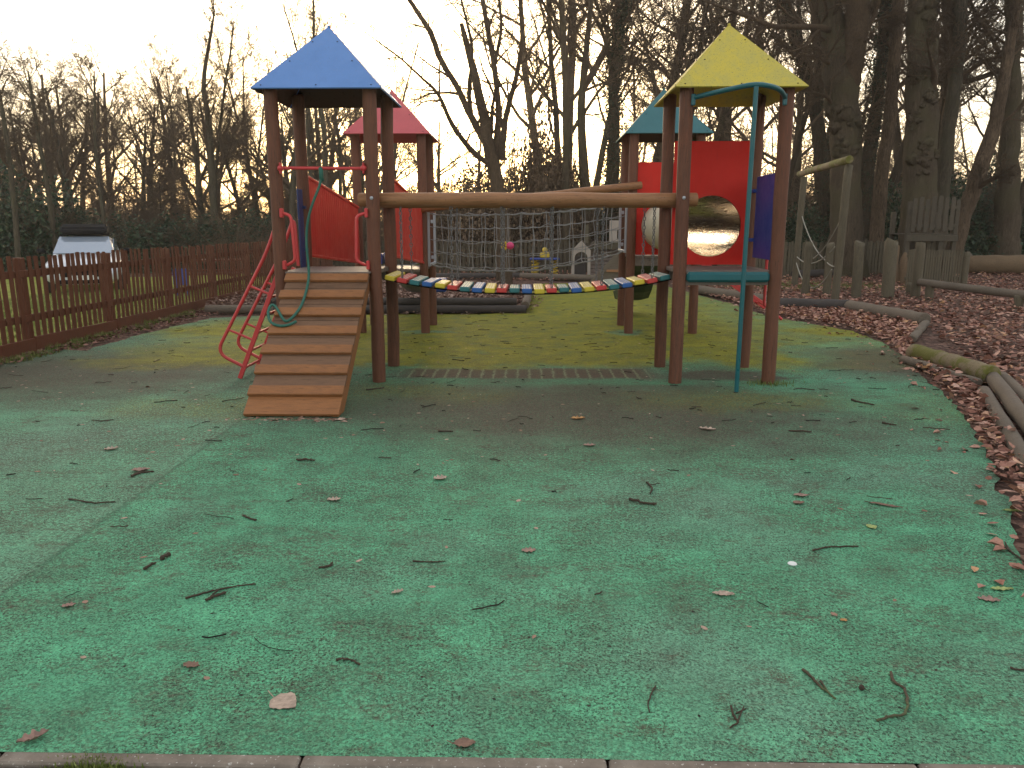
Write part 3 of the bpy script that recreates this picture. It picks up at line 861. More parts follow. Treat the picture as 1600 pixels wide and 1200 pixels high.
# chute slide off the dark teal tower, low blue sides and steel bed off the red one
def chute(name, x0, w, path, mat, side=.16, th=.012):
    b = MB(); n = len(path); p = np.array(path, float)
    prof = [(-w / 2, side), (-w / 2 + .03, .03), (-w / 4, .0), (w / 4, .0), (w / 2 - .03, .03), (w / 2, side)]
    V = []
    for yy, zz in p:
        for a_, h_ in prof: V.append((x0 + a_, yy, zz + h_))
    for yy, zz in p:
        for a_, h_ in prof: V.append((x0 + a_ * 1.05, yy, zz + h_ - th))
    m = len(prof); o = n * m; q = []
    for i in range(n - 1):
        for j in range(m - 1):
            k = i * m + j
            q.append((k, k + 1, k + m + 1, k + m)); q.append((o + k + m, o + k + m + 1, o + k + 1, o + k))
        for j in (0, m - 1):
            k = i * m + j; q.append((k, k + m, o + k + m, o + k))
    for i in (0, n - 1):
        for j in range(m - 1):
            k = i * m + j; q.append((k, k + 1, o + k + 1, o + k))
    b.add(V, np.array(q))
    b.tube([(x0, p[-1][0] - .15, -.03), (x0, p[-1][0] - .15, p[-1][1])], .022, 8)
    return b.build(name, mat, frame)
chute('slide', 1.80, .56, [(11.85, 1.08), (12.0, 1.06), (12.9, .42), (13.2, .27), (13.6, .22)], M['dark_green'])
chute('slide', -1.90, .52, [(11.85, .91), (12.05, .90), (13.2, .48), (13.8, .34), (14.3, .30)], M['grey_metal'])['label'] = 'short steel slide behind the red roofed tower'
for xx in (-2.2, -1.6):
    b = MB(); b.box((xx, 11.95, 1.0), (.02, .35, .16), .005); b.build('slide_side', M['blue'], frame)
b = MB(); b.box((-1.50, 12.6, .55), (.40, .25, .22), .02); b.tube([(-1.5, 12.6, -.03), (-1.5, 12.6, .5)], .03, 8); b.build('step_seat', M['blue'], frame)

# rope net bridge between the two rear towers
net = empty('scramble_net', parent=frame)
NYa, NYb = 10.96, 11.68
for xx, z0, z1 in ((-1.37, .93, 1.67), (1.37, 1.12, 1.80)):
    b = MB()
    for yy in (NYa, NYb):
        b.box((xx, yy, (z0 + z1) / 2), (.035, .035, z1 - z0), .004)
        for zz in (z0 + .1, z1 - .12): b.box((xx + (.035 if xx > 0 else -.035), yy, zz), (.04, .05, .05), .006)
    b.box((xx, (NYa + NYb) / 2, z0 + .02), (.035, NYb - NYa, .035), .004)
    b.build('net_frame', M['grey_metal'], net)
NU = 15
def netp(u, v):
    """u along the bridge 0..1, v across the trough: 0 front top rope, .38 front foot, .62 rear foot, 1 rear top rope."""
    x_ = -1.35 + 2.70 * u
    top = 1.655 + .13 * u - .10 * 4 * u * (1 - u) * .55
    bot = .955 + .19 * u - .16 * 4 * u * (1 - u)
    if v < .38: t = v / .38; y_ = NYa + .05 * t; z_ = top + (bot - top) * t
    elif v < .62: t = (v - .38) / .24; y_ = NYa + .05 + (NYb - NYa - .10) * t; z_ = bot - .03 * math.sin(PI * t)
    else: t = (v - .62) / .38; y_ = NYb - .05 + .05 * t; z_ = bot + (top - bot) * t
    return np.array([x_, y_, z_])
vrows = [0, .095, .19, .285, .38, .46, .54, .62, .715, .81, .905, 1]
qn = np.random.default_rng(3)
J = {(i, j): qn.normal(0, .010, 3) for i in range(NU + 1) for j in range(len(vrows))}
b = MB()
for j, v in enumerate(vrows):
    pts = []
    for i in range(NU + 1):
        p = netp(i / NU, v) + J[i, j] * (0 < i < NU)
        pts.append(p)
        if i < NU:
            q_ = (p + netp((i + 1) / NU, v)) / 2; q_[2] -= .014; pts.append(q_)
    b.tube(pts, .0080 if j in (0, 4, 7, 11) else .0055, 5)
for i in range(1, NU):
    pts = [netp(i / NU, v) + J[i, j] for j, v in enumerate(vrows)]
    b.tube(pts, .0052, 5)
    for j in range(len(vrows)): b.sphere(pts[j], .0135, 5, 3)
b.build('rope_net', M['net'], net)

# things that hang on the frame
def meshobj(b, name, mats, label, cat, **kw): return b.build(name, mats, label=label, cat=cat, **kw)
rope_w = [A(505, 268, 7.34), A(503, 285, 7.31)]
b = MB()
pts = [A(503, 272, 7.325), A(500, 290, 7.31), A(489, 315, 7.30), A(480, 345, 7.30), A(478, 380, 7.29), A(482, 412, 7.24)]
for (x_, y_) in ((483, 432), (480, 450), (473, 475), (463, 490), (452, 501), (445, 503), (438, 492), (431, 478), (424, 475), (419, 484), (419, 496), (424, 506), (438, 510), (452, 508), (463, 502)):
    lo, hi = 5.5, 7.5                                      # where the sight line meets the ramp
    for _ in range(30):
        m_ = (lo + hi) / 2; p = A(x_, y_, m_)
        if (p - P0).dot(rn) > .046: lo = m_
        else: hi = m_
    pts.append(A(x_, y_, lo))
pts = np.array(pts); tt = np.arange(len(pts)); ts = np.linspace(0, len(pts) - 1, 70)
pts = np.stack([np.interp(ts, tt, pts[:, k]) for k in range(3)], 1)
for _ in range(3): pts[1:-1] = (pts[:-2] + 2 * pts[1:-1] + pts[2:]) / 4
b.tube(pts, .0125, 8)
kn = A(503, 270, 7.345)
b.tube([kn + (-.012, 0, .035), kn + (0, -.03, .02), kn + (0, -.03, -.05), kn + (.0, 0, -.06)], .02, 8)
meshobj(b, 'rope', M['green_rope'], 'green rope knotted to the red cross bar and coiled on the ramp', 'rope')
b = MB(); c = A(797, 384, 10.93); b.sphere(c, .052, 12, 8, 0, (1.1, .8, 1)); c2 = A(788, 384, 10.93)
for k in range(5): b.sphere(c2 + (.03 * math.cos(k * 1.257), 0, .04 * math.sin(k * 1.257)), .024, 7, 5, 1)
meshobj(b, 'toy_flower', [M['pink'], M['yellow']], 'small pink and yellow toy flower caught in the grey net', 'toy')

# ------------------------------------------------------------------ brown picket fence on the left
rf = np.random.default_rng(21)
XF = -6.0
fence = empty('picket_fence', (XF, 9, 0), None, 'long reddish brown picket fence between the green surface and the lawn', 'fence')
def picket_mesh(h, w, mat, top='flat', t=.018):
    b = MB(); hw = w / 2
    if top == 'flat': poly = [(-hw, 0), (hw, 0), (hw, h - .012), (hw - .012, h), (-hw + .012, h), (-hw, h - .012)]
    else: poly = [(-hw, 0), (hw, 0), (hw, h - .03), (.012, h), (-.012, h), (-hw, h - .03)]
    b.prism(poly, 1, -t / 2, t / 2)
    return b.mesh('picket', mat)
pk = picket_mesh(.98, .074, M['fence'], 'flat', .012)
YF0, YF1 = 4.6, 24.0
sp = .127
k = 0; yy = YF0
POSTS = [y for y in np.arange(5.40, 24.1, 1.9)]
while yy < YF1:
    if min(abs(yy - p) for p in POSTS) > .03:
        h = 1 + rf.normal(0, .009)
        place('picket', pk, fence, (.03 + rf.normal(0, .002), yy - 9, .16), (rf.normal(0, .006), rf.normal(0, .011), PI / 2 + rf.normal(0, .03)), (rf.uniform(.92, 1.06), 1, h))
    yy += sp
b = MB(); b.box((0, 0, .56), (.10, .10, 1.10), .008); fp = b.mesh('fence_post', M['fence'])
for p in POSTS: place('fence_post', fp, fence, (-.04, p - 9, rf.normal(0, .006)), (rf.normal(0, .006), rf.normal(0, .006), 0))
b = MB(); b.box((0, 0, 0), (.04, 1.895, .085), .005); rl = b.mesh('rail', M['fence'])
b = MB(); b.box((0, 0, 0), (.026, 1.892, .17), .004); gb = b.mesh('gravel_board', M['fence'])
for p in POSTS[:-1]:
    for zz in (.40, .93): place('rail', rl, fence, (-.001, p + .95 - 9, zz))
    place('gravel_board', gb, fence, (.034, p + .95 - 9, .075), (rf.normal(0, .01), 0, 0))

# older dark fence closing the far side
bf = empty('picket_fence', (-2, 24.0, 0), None, 'old dark brown picket fence far behind the climbing frame', 'fence')
pk2 = picket_mesh(1.0, .09, M['fence_dark'])
for x_ in np.arange(-5.85, 3.6, .135): place('picket', pk2, bf, (x_ + 2, rf.normal(0, .004), .02), (0, rf.normal(0, .01), 0), (1, 1, rf.normal(1, .015)))
for zz in (.3, .82):
    b = MB(); b.box((1, .04, zz), (9.6, .04, .08), .005); b.build('rail', M['fence_dark'], bf)
for x_ in np.arange(-5.8, 3.7, 1.86):
    b = MB(); b.box((x_ + 2, .09, .5), (.09, .09, 1.15), .008); b.build('fence_post', M['fence_dark'], bf)

# grey palisade on the right
rfen = empty('palisade_fence', (9, 22.5, 0), None, 'weathered grey green palisade behind the row of timber posts', 'fence')
pk3 = [picket_mesh(1.06, .105, M['grey_wood'], 'point', .025), picket_mesh(1.02, .095, M['grey_wood'], 'flat', .025)]
a0, a1 = G(1120, 436), G(1398, 427)
L3 = np.hypot(*(a1 - a0)[:2]); n3 = int(L3 / .128)
for k in range(n3):
    p = a0 + (a1 - a0) * (k + .5) / n3
    place('picket', pk3[k % 2], rfen, (p[0] - 9, p[1] - 22.5 + rf.normal(0, .006), -.03), (rf.normal(0, .012), rf.normal(0, .018), math.atan2(a1[1] - a0[1], a1[0] - a0[0])), (1, 1, rf.normal(1, .025)))
for zz in (.28, .8):
    b = MB(); bar(b, a0 + (0, .04, zz), a1 + (0, .04, zz), .08, .04); b.build('rail', M['grey_wood'], rfen, (-9, -22.5, 0))

# ------------------------------------------------------------------ car on the lawn
def car():
    c0 = A(139, 420, 21.0); gz = float(zf(c0[0], 21.0)) + .005
    c = empty('parked_car', (c0[0], 21.0, gz), None, 'silver white car with a black roof box parked on the grass behind the fence', 'car', rz=R(25))
    def loft(st, n=20, exp=3.2):
        """stations: (y, half width, z low, z high); super-ellipse sections."""
        an = np.linspace(0, 2 * PI, n, endpoint=False); V = []
        for yy, hw, z0, z1 in st:
            ca, sa = np.cos(an), np.sin(an)
            V.append(np.stack([np.sign(ca) * np.abs(ca) ** (2 / exp) * hw, np.full(n, yy), (z0 + z1) / 2 + np.sign(sa) * np.abs(sa) ** (2 / exp) * (z1 - z0) / 2], 1))
        m = len(st); V = np.concatenate(V); i = np.arange(n); j = (i + 1) % n
        q = np.concatenate([np.stack([k * n + i, k * n + j, (k + 1) * n + j, (k + 1) * n + i], 1) for k in range(m - 1)])
        b = MB(); b.add(V, q, 0, True); b.add(V[:n], np.arange(n)[::-1][None]); b.add(V[-n:], np.arange(n)[None]); return b
    carp = N('car_paint').done((.62, .63, .66), .22, .25, .6)
    glass = N('car_glass').done((.30, .35, .42), .05, .3, .9)  # pale bluish base colour stands in for sky mirrored in the glass
    lamp = N('headlamp_glass').done((.55, .58, .62), .08, .4, .8)
    rubber = N('tyre_rubber').done((.02, .02, .02), .85)
    dark = M['black']
    loft([(-2.12, .62, .30, .62), (-2.04, .80, .24, .74), (-1.75, .87, .22, .86), (-1.0, .89, .2, .96), (0, .9, .2, .98), (1.6, .89, .2, 1.0), (2.1, .84, .26, .95), (2.2, .7, .34, .85)]).build('body', carp, c)
    loft([(-1.02, .72, .84, .96), (-.35, .66, .86, 1.36), (.1, .62, .86, 1.43), (1.1, .62, .86, 1.43), (1.75, .66, .86, 1.26), (2.0, .70, .86, 1.0)], 28, 3.2).build('cabin', carp, c)
    b = MB()                                                # windscreen, proud of the cabin
    q = [(-.69, -1.035, .955), (.69, -1.035, .955), (.575, -.31, 1.355), (-.575, -.31, 1.355)]
    nrm = np.cross(np.subtract(q[1], q[0]), np.subtract(q[2], q[0])); nrm /= np.linalg.norm(nrm)
    q = np.array(q) + nrm * .045
    b.add(np.concatenate([q, q - nrm * .02]), np.array([[0, 1, 2, 3], [7, 6, 5, 4], [0, 4, 5, 1], [1, 5, 6, 2], [2, 6, 7, 3], [3, 7, 4, 0]]))
    b.build('windscreen', glass, c)
    for s_ in (-1, 1):
        b = MB(); b.prism([(-.25, .97), (1.6, .99), (1.3, 1.33), (.15, 1.33)], 0, s_ * .655, s_ * .668); b.build('side_window', glass, c)
        b = MB(); b.sphere((s_ * .985, -.72, 1.03), .10, 10, 6, 0, (1.15, .6, .75)); b.tube([(s_ * .84, -.72, .98), (s_ * .95, -.72, 1.0)], .025, 6); b.build('wing_mirror', dark, c)
        b = MB(); b.box((s_ * .62, -2.0, .66), (.34, .16, .15), .05, Matrix.Rotation(s_ * .35, 3, 'Z')); b.build('headlight', lamp, c)
        b = MB(); b.tube([(s_ * .56, -.1, 1.425), (s_ * .56, 1.3, 1.425)], .016, 6); b.build('roof_rail', dark, c)
        for yy in (-1.32, 1.32):
            b = MB()
            b.tube([(s_ * .70, yy, .315), (s_ * .72, yy, .315), (s_ * .89, yy, .315), (s_ * .91, yy, .315)], [.27, .315, .315, .27], 22)
            w = b.build('wheel', rubber, c)
            b = MB(); b.tube([(s_ * .905, yy, .315), (s_ * .915, yy, .315)], [.21, .18], 14); b.build('rim', M['grey_metal'], w)
    b = MB(); b.box((0, -2.10, .53), (.95, .09, .20), .03); b.box((0, -2.11, .32), (1.1, .08, .10), .02); b.build('grille', dark, c)
    b = MB(); b.box((0, -2.165, .42), (.52, .015, .11), .003); b.build('number_plate', M['white'], c)
    b = MB(); b.prism([(-.45, 1.455), (1.55, 1.455), (1.5, 1.71), (-.1, 1.72), (-.36, 1.62)], 0, -.55, .55)
    rb = b.mesh('roof_box', dark)
    bm = bmesh.new(); bm.from_mesh(rb); bmesh.ops.bevel(bm, geom=bm.edges[:], offset=.05, segments=2, affect='EDGES'); bm.to_mesh(rb); bm.free()
    rbo = place('roof_box', rb, None, c.location, (0, 0, R(25)), label='black roof box on top of the car beyond the fence', cat='roof box')
    for yy in (.0, 1.1):
        b = MB(); b.box((0, yy, 1.445), (1.2, .05, .03), .008); b.build('roof_bar', dark, c)
car()

b = MB(); p = A(283, 440, 17.0); z0 = float(zf(p[0], 17))
b.box((p[0], 17, z0 + .42), (.34, .04, .36), .01)
for s_ in (-.12, .12): b.box((p[0] + s_, 17.04, z0 + .2), (.04, .04, .5), .005)
meshobj(b, 'notice_board', M['blue'], 'small blue board standing on the grass beyond the fence', 'board')
def picnic(px, Y, lab):
    p = A(px, 440, Y); z0 = float(zf(p[0], Y))
    t = empty('picnic_table', (p[0], Y, z0), None, lab, 'picnic table', rz=.2)
    for k in range(4):
        b = MB(); b.box((0, -.27 + k * .18, .72), (1.5, .165, .035), .004); b.build('top_plank', M['fence'], t)
    for s_ in (-1, 1):
        b = MB(); b.box((0, s_ * .72, .44), (1.5, .24, .035), .004); b.build('seat', M['fence'], t)
        b = MB(); bar(b, (s_ * .55, -.2, .71), (s_ * .55, -.55, 0), .08, .04, up=(1, 0, 0)); bar(b, (s_ * .55, .2, .71), (s_ * .55, .55, 0), .08, .04, up=(1, 0, 0)); bar(b, (s_ * .55, -.82, .40), (s_ * .55, .82, .40), .04, .08, up=(1, 0, 0)); b.build('leg', M['fence'], t)
picnic(333, 18.5, 'brown picnic table on the lawn beyond the fence')

# ------------------------------------------------------------------ log edging
def edge_log(p0, p1, r, mat, label, z=None, seed=0, bev=.012):
    z = r * .85 if z is None else z
    a, c = np.array([p0[0], p0[1], z]), np.array([p1[0], p1[1], z])
    b = MB(); q = np.random.default_rng(seed)
    t = np.linspace(0, 1, 12)[:, None]; pts = a * (1 - t) + c * t
    pts[1:-1] += q.normal(0, .004, (10, 3))
    b.tube(pts, r * (1 + q.normal(0, .018, 12)), 18, bev=bev, noise=.006, rng=q)
    b.build('edging_log', M[mat], label=label, cat='log', group='logs edging the play surface')
def ga(x, y): return G(x, y)
EL = [((1085, 458), (1212, 478), .10, 'grey_wood_h', 'grey edging log running behind the yellow tower'),
      ((1208, 483), (1326, 486), .11, 'dark_log', 'blackish edging log just right of the yellow tower'),
      ((1326, 487), (1444, 510), .11, 'grey_wood_h', 'grey brown edging log between the blackish log and the short link log'),
      ((1446, 508), (1424, 536), .055, 'grey_wood_h', 'short thin link log at the corner of the log edging'),
      ((1426, 562), (1549, 600), .098, 'mossy_log', 'thick yellow mossy edging log lying above a thinner one'),
      ((1549, 598), (1640, 720), .066, 'grey_wood_h', 'long grey edging log running off past the mossy one')]
for k, (p, q, r_, m_, lb) in enumerate(EL): edge_log(ga(*p), ga(*q), r_, m_, lb, seed=k)
edge_log(ga(1410, 566), ga(1528, 604), .05, 'grey_wood_h', 'thin half buried log in front of the mossy log', .03, 31)
edge_log(ga(1536, 618), ga(1625, 770), .055, 'grey_wood_h', 'thin half buried log at the lower right among leaves', .035, 32)
edge_log(ga(1565, 596), ga(1660, 690), .05, 'grey_wood_h', 'outermost of the grey logs on the right edge', .05, 33)
# bark pit on the far left: two logs high at the front
pa, pb, pc = ga(430, 490), ga(818, 489), ga(824, 460)
YP = pb[1]
edge_log((pa[0] - .3, YP), (pb[0] + .05, YP), .075, 'dark_log', 'lower long dark log along the front of the bark pit', .06, 41)
edge_log((pa[0] - .25, YP + .09), (pb[0] - .12, YP + .09), .07, 'dark_log', 'upper dark log resting on the front log of the bark pit', .185, 42)
edge_log((pb[0] + .03, YP + .03), (pb[0] + .12, YP + 3.6), .075, 'grey_wood_h', 'pale log along the side of the bark pit', .13, 43)
edge_log(ga(322, 490), ga(428, 490), .075, 'grey_wood_h', 'brown edging log behind the red ladder', .07, 44)
far_a, far_b = ga(812, 436), ga(962, 441)
edge_log(far_a, far_b, .09, 'grey_wood_h', 'grey log across the back of the play area', .09, 45)
edge_log(ga(640, 437), ga(815, 436), .09, 'dark_log', 'dark log at the back of the play area', .09, 46)

# ------------------------------------------------------------------ woodland play things on the right
rt = np.random.default_rng(9)
def round_post(name, p, h, r, mat, parent=None, seed=0, lean=(0, 0), **kw):
    q = np.random.default_rng(seed); zs = np.array([-.08, .0, h * .3, h * .6, h * .9, h - .012, h])
    pts = np.stack([q.normal(0, .004, 7) + lean[0] * zs, q.normal(0, .004, 7) + lean[1] * zs, zs], 1)
    rr = np.full(7, r) * (1 + q.normal(0, .02, 7)); rr[-1] = r * .85
    b = MB(); b.tube(pts, rr, 14)
    return b.build(name, M[mat], parent, (p[0], p[1], -.02), **kw)
SP = [(1257, 461, 378, .078, 'mossy timber post nearest the rope frame, first of the row'), (1291, 462, 378, .085, 'second timber post in the row, in front of the rope frame'),
      (1337, 464, 376, .10, 'thick timber post with a green streak, third in the row'), (1386, 466, 374, .125, 'thickest timber post of the row, beside the split stump'),
      (1430, 465, 377, .095, 'timber post at the near end of the balance beam')]
for k, (x_, y_, yt, r_, lb) in enumerate(SP):
    p = G(x_, y_); h = CAM_H + (352 - yt) / F_PX * p[1]
    o = round_post('timber_post', p, h, r_, 'grey_wood', None, k, (.015, 0), label=lb, cat='post', group='row of upright timber posts')
    o.rotation_euler[2] = k
for k, (x_, dy, h) in enumerate([(1266, .25, .22), (1300, .3, .2), (1349, .35, 1.12), (1424, .1, .25)]):
    p = G(x_, 461); p[1] += dy
    round_post('timber_stub', p, h, .075, 'grey_wood', None, 20 + k, (0, 0), label=['short stub beside the first timber post', 'short stub beside the second timber post', 'tall thin timber post tucked behind the third of the row', 'short stub at the foot of the last timber post'][k], cat='post', group='stubs by the timber posts')

rfm = empty('rope_climber', (6.3, 17.5, 0), None, 'tall two-post wooden frame with hanging ropes under the big trees', 'rope frame')
q0, q1 = np.array([6.62, 19.4, 0]), np.array([6.15, 15.6, 0])
for k, p in enumerate((q0, q1)): round_post('post', p - (6.3, 17.5, 0), 2.66, .075, 'grey_wood', rfm, 60 + k, (.02, 0))
b = MB(); d = (q1 - q0) / np.linalg.norm(q1 - q0); log(b, q0 + (0, 0, 2.72) - d * .3 - (6.3, 17.5, 0), q1 + (0, 0, 2.72) + d * .2 - (6.3, 17.5, 0), .075, seed=8); b.build('top_beam', M['mossy_log'], rfm)
def rope(pa_, pb_, sag, r_=.018, k=14):
    t = np.linspace(0, 1, k)[:, None]; P = np.array(pa_) * (1 - t) + np.array(pb_) * t; P[:, 2] -= (4 * t * (1 - t) * sag)[:, 0]
    return P
for (a_, c_, sg) in (((q0[0] + .05, q0[1], 1.75), (6.5, 17.2, .75), .15), ((q0[0], q0[1], .75), (6.45, 16.6, 1.05), .25), ((q0[0], q0[1], .62), (6.15, 15.9, .62), .5), ((q1[0], q1[1] + .05, 1.6), (6.6, 18.2, .75), .12), ((6.5, 17.2, .75), (q1[0], q1[1], .7), .05)):
    b = MB(); b.tube(rope(np.array(a_) - (6.3, 17.5, 0), np.array(c_) - (6.3, 17.5, 0), sg), .013, 6); b.build('rope', M['white_rope'], rfm)

bb = empty('balance_beam', (7.5, 15.5, 0), None, 'long low balance beam of grey log on stubby legs over fallen leaves', 'balance beam')
ba, bc = np.array([8.25, 16.5, .30]), np.array([9.75, 13.6, .32])
ba = A(1436, 441, 16.4); bc = A(1640, 466, 14.0)
b = MB(); log(b, ba - (7.5, 15.5, 0), bc - (7.5, 15.5, 0), .078, seed=12); b.build('beam', M['grey_wood_h'], bb)
for t in (.10, .80):
    p = ba + (bc - ba) * t; round_post('leg', (p[0] - 7.5, p[1] - 15.5, 0), p[2], .085, 'grey_wood', bb, int(t * 10))

lk = A(1446, 440, 21.0)
lo_ = empty('lookout_platform', (lk[0], 21.0, 0), None, 'weathered wooden lookout platform with a picket guard against a big trunk', 'play platform')
for k, (x_, y_, h) in enumerate([(-.60, 0, 2.15), (.62, 0, 2.2), (-.55, 1.0, 1.9), (.62, 1.0, 1.9), (.25, -.04, 1.25)]):
    b = MB(); b.box((x_, y_, h / 2 - .05), (.11, .11, h), .01); b.build('post', M['dark_grey_wood'], lo_)
for k in range(7):
    b = MB(); b.box((-.52 + k * .165, -.075, 1.78 + rt.normal(0, .03)), (.115, .022, .86), .006); b.build('picket', M['dark_grey_wood'], lo_)
for zz in (1.48, 1.95):
    b = MB(); b.box((0, -.045, zz), (1.26, .035, .09), .006); b.build('rail', M['dark_grey_wood'], lo_)
b = MB(); b.box((0, -.09, 1.16), (1.35, .04, .16), .008); b.build('fascia_board', M['dark_grey_wood'], lo_)
for k in range(6):
    b = MB(); b.box((0, .02 + k * .18, 1.265), (1.3, .165, .03), .005); b.build('deck_board', M['dark_grey_wood'], lo_)
b = MB(); bar(b, (-.45, -.05, 0), (-.2, .5, 1.1), .12, .03); b.build('brace', M['dark_grey_wood'], lo_)
for k in range(5):
    b = MB(); b.box((-.25 + k * .12, .02, .62 + rt.normal(0, .03)), (.10, .02, .95), .006); b.build('skirt_board', M['fence_dark'], lo_)

sl = A(1458, 440, 19.6)
scn = empty('slatted_screen', (sl[0], 19.6, 0), None, 'low screen of thin grey vertical slats in front of the lookout', 'screen')
pks = picket_mesh(.90, .040, M['grey_wood'], 'flat', .02)
for k in range(22): place('slat', pks, scn, (-.66 + k * .062, rt.normal(0, .004), .0), (rt.normal(0, .01), rt.normal(0, .006), 0), (1, 1, rt.normal(1, .01)))
for zz in (.2, .75):
    b = MB(); b.box((0, .03, zz), (1.40, .035, .07), .005); b.build('rail', M['grey_wood'], scn)
round_post('post', (.76, .0, 0), .86, .075, 'grey_wood', scn, 91)

st = A(1402, 430, 20.6)
b = MB(); q = np.random.default_rng(77)
for (x_, y_, h, r_, ln) in ((-.14, 0, .98, .10, .10), (.14, .1, .80, .13, .06), (0, .25, .6, .2, 0), (.28, -.05, .35, .10, .2)):
    b.tube([(x_, y_, -.05), (x_ + ln * .3, y_, h * .4), (x_ + ln * .7, y_, h * .8), (x_ + ln, y_, h)], [r_ * 1.2, r_, r_ * .7, r_ * .25], 9, noise=.12, rng=q)
b.build('split_stump', M['log_end'], loc=(st[0], 20.6, 0), label='jagged split stump with pale torn wood beside the thickest post', cat='stump')

lg = A(1563, 410, 25.0)
b = MB(); q = np.random.default_rng(5)
t = np.linspace(0, 1, 12)[:, None]; pts = np.array([[lg[0] - .95, 25.2, .26]]) * (1 - t) + np.array([[lg[0] + .85, 24.6, .29]]) * t
b.tube(pts, .30 * (1 + q.normal(0, .025, 12)), 20, noise=.02, rng=q, bev=.015)
b.build('fallen_log', M['log_end'], label='thick sawn log lying on the leaves at the far right', cat='log')
b = MB(); b.tube([(lg[0] - 1.0, 26.2, .2), (lg[0] - .3, 26.1, .42)], .22, 14, bev=.02)
b.build('fallen_log', M['grey_wood_h'], label='smaller log behind the thick sawn log at far right', cat='log')
b = MB(); a_ = G(1225, 432); c_ = G(1330, 428); log(b, a_ + (0, -.8, .12), c_ + (0, -.8, .12), .11, seed=3)
b.build('fallen_log', M['dark_log'], label='dark log lying in front of the palisade under the ropes', cat='log')

# far play things seen through the net
ph = A(935, 425, 22.0)
house = empty('play_house', (ph[0], 22.0, 0), None, 'wooden toy cabin with an arched white porch and a white tower', 'play house')
for k in range(7):
    b = MB(); b.box((.22, .0, .14 + k * .105), (1.05, .06, .095), .012); b.build('wall_board', M['deck'], house)
b = MB(); b.prism([(-.1, .86), (1.25, .86), (.95, 1.12), (.05, 1.12)], 0, 0, 0) if False else b.prism([(-.28, .86), (.80, .86), (.70, 1.05), (-.15, 1.05)], 1, -.35, .4); b.build('roof', M['fence_dark'], house)
an = np.linspace(0, PI, 9)
arch = [(-.78, 0), (-.70, 0), (-.70, .62)] + [(-.52 - .18 * math.cos(a), .62 + .16 * math.sin(a)) for a in an[1:-1]] + [(-.34, .62), (-.34, 0), (-.26, 0), (-.26, .82), (-.52, 1.08), (-.78, .82)]
b = MB(); b.prism(arch, 1, -.42, -.36); b.build('porch_arch', M['offwhite'], house)
b = MB(); b.box((-.52, -.05, .03), (.6, .7, .05), .01); b.box((-.9, 0, .02), (.9, .5, .05), .01); b.build('porch_floor', M['grey_wood_h'], house)
b = MB(); b.box((-.52, -.02, .34), (.34, .03, .62), .01); b.build('door', M['dark_log'], house)
b = MB(); b.box((-.34, .1, 1.25), (.10, .10, .50), .01); b.build('chimney', M['grey_wood'], house)
b = MB(); b.box((.42, .3, 1.15), (.22, .05, .95), .01); b.box((.82, .3, 1.1), (.22, .05, .95), .01); b.box((.62, .32, 1.5), (.2, .05, .25), .01); b.box((.62, .32, .95), (.2, .05, .35), .01); b.build('tower_wall', M['offwhite'], house)
b = MB(); b.tube([(.72, -.3, .72), (1.2, -.4, 1.18)], .025, 8); b.build('handrail', M['red_metal'], house)
b = MB(); b.sphere((.28, -.5, .42), .07, 8, 6); b.tube([(.28, -.5, 0), (.28, -.5, .4)], .03, 7); b.build('toy_bollard', M['red'], house)
rmp = A(955, 430, 19.5)
tp = empty('climbing_ramp', (rmp[0] + .1, 19.5, 0), None, 'sloping wooden boards of a low climbing ramp behind the net', 'ramp')
for k in range(6):
    b = MB(); b.prism([(-.75 + k * .17, .02), (-.60 + k * .17, .02), (.10 + k * .08, .82), (-.03 + k * .08, .82)], 1, -.3 + k * .02, -.26 + k * .02); b.build('board', M['grey_wood_h'], tp)
b = MB(); b.box((.12, -.33, .40), (.75, .03, .06), .006); b.build('batten', M['beam'], tp)

stb = A(851, 425, 22.5)
spt = empty('spring_table', (stb[0], 22.5, 0), None, 'blue topped play table on yellow springs in front of the dark fence', 'play table')
b = MB(); b.box((0, 0, .55), (.86, .5, .05), .02); b.build('table_top', M['blue'], spt)
for s_ in (-1, 1):
    t = np.linspace(0, 5 * 2 * PI, 70)
    b = MB(); b.tube(np.stack([s_ * .27 + .10 * np.cos(t), .10 * np.sin(t), .02 + t / t[-1] * .5], 1), .022, 5); b.build('spring', M['yellow'], spt)
b = MB(); b.box((0, .0, .66), (.28, .12, .16), .03); b.sphere((0, 0, .8), .08, 8, 5); b.build('table_rider', M['yellow'], spt)

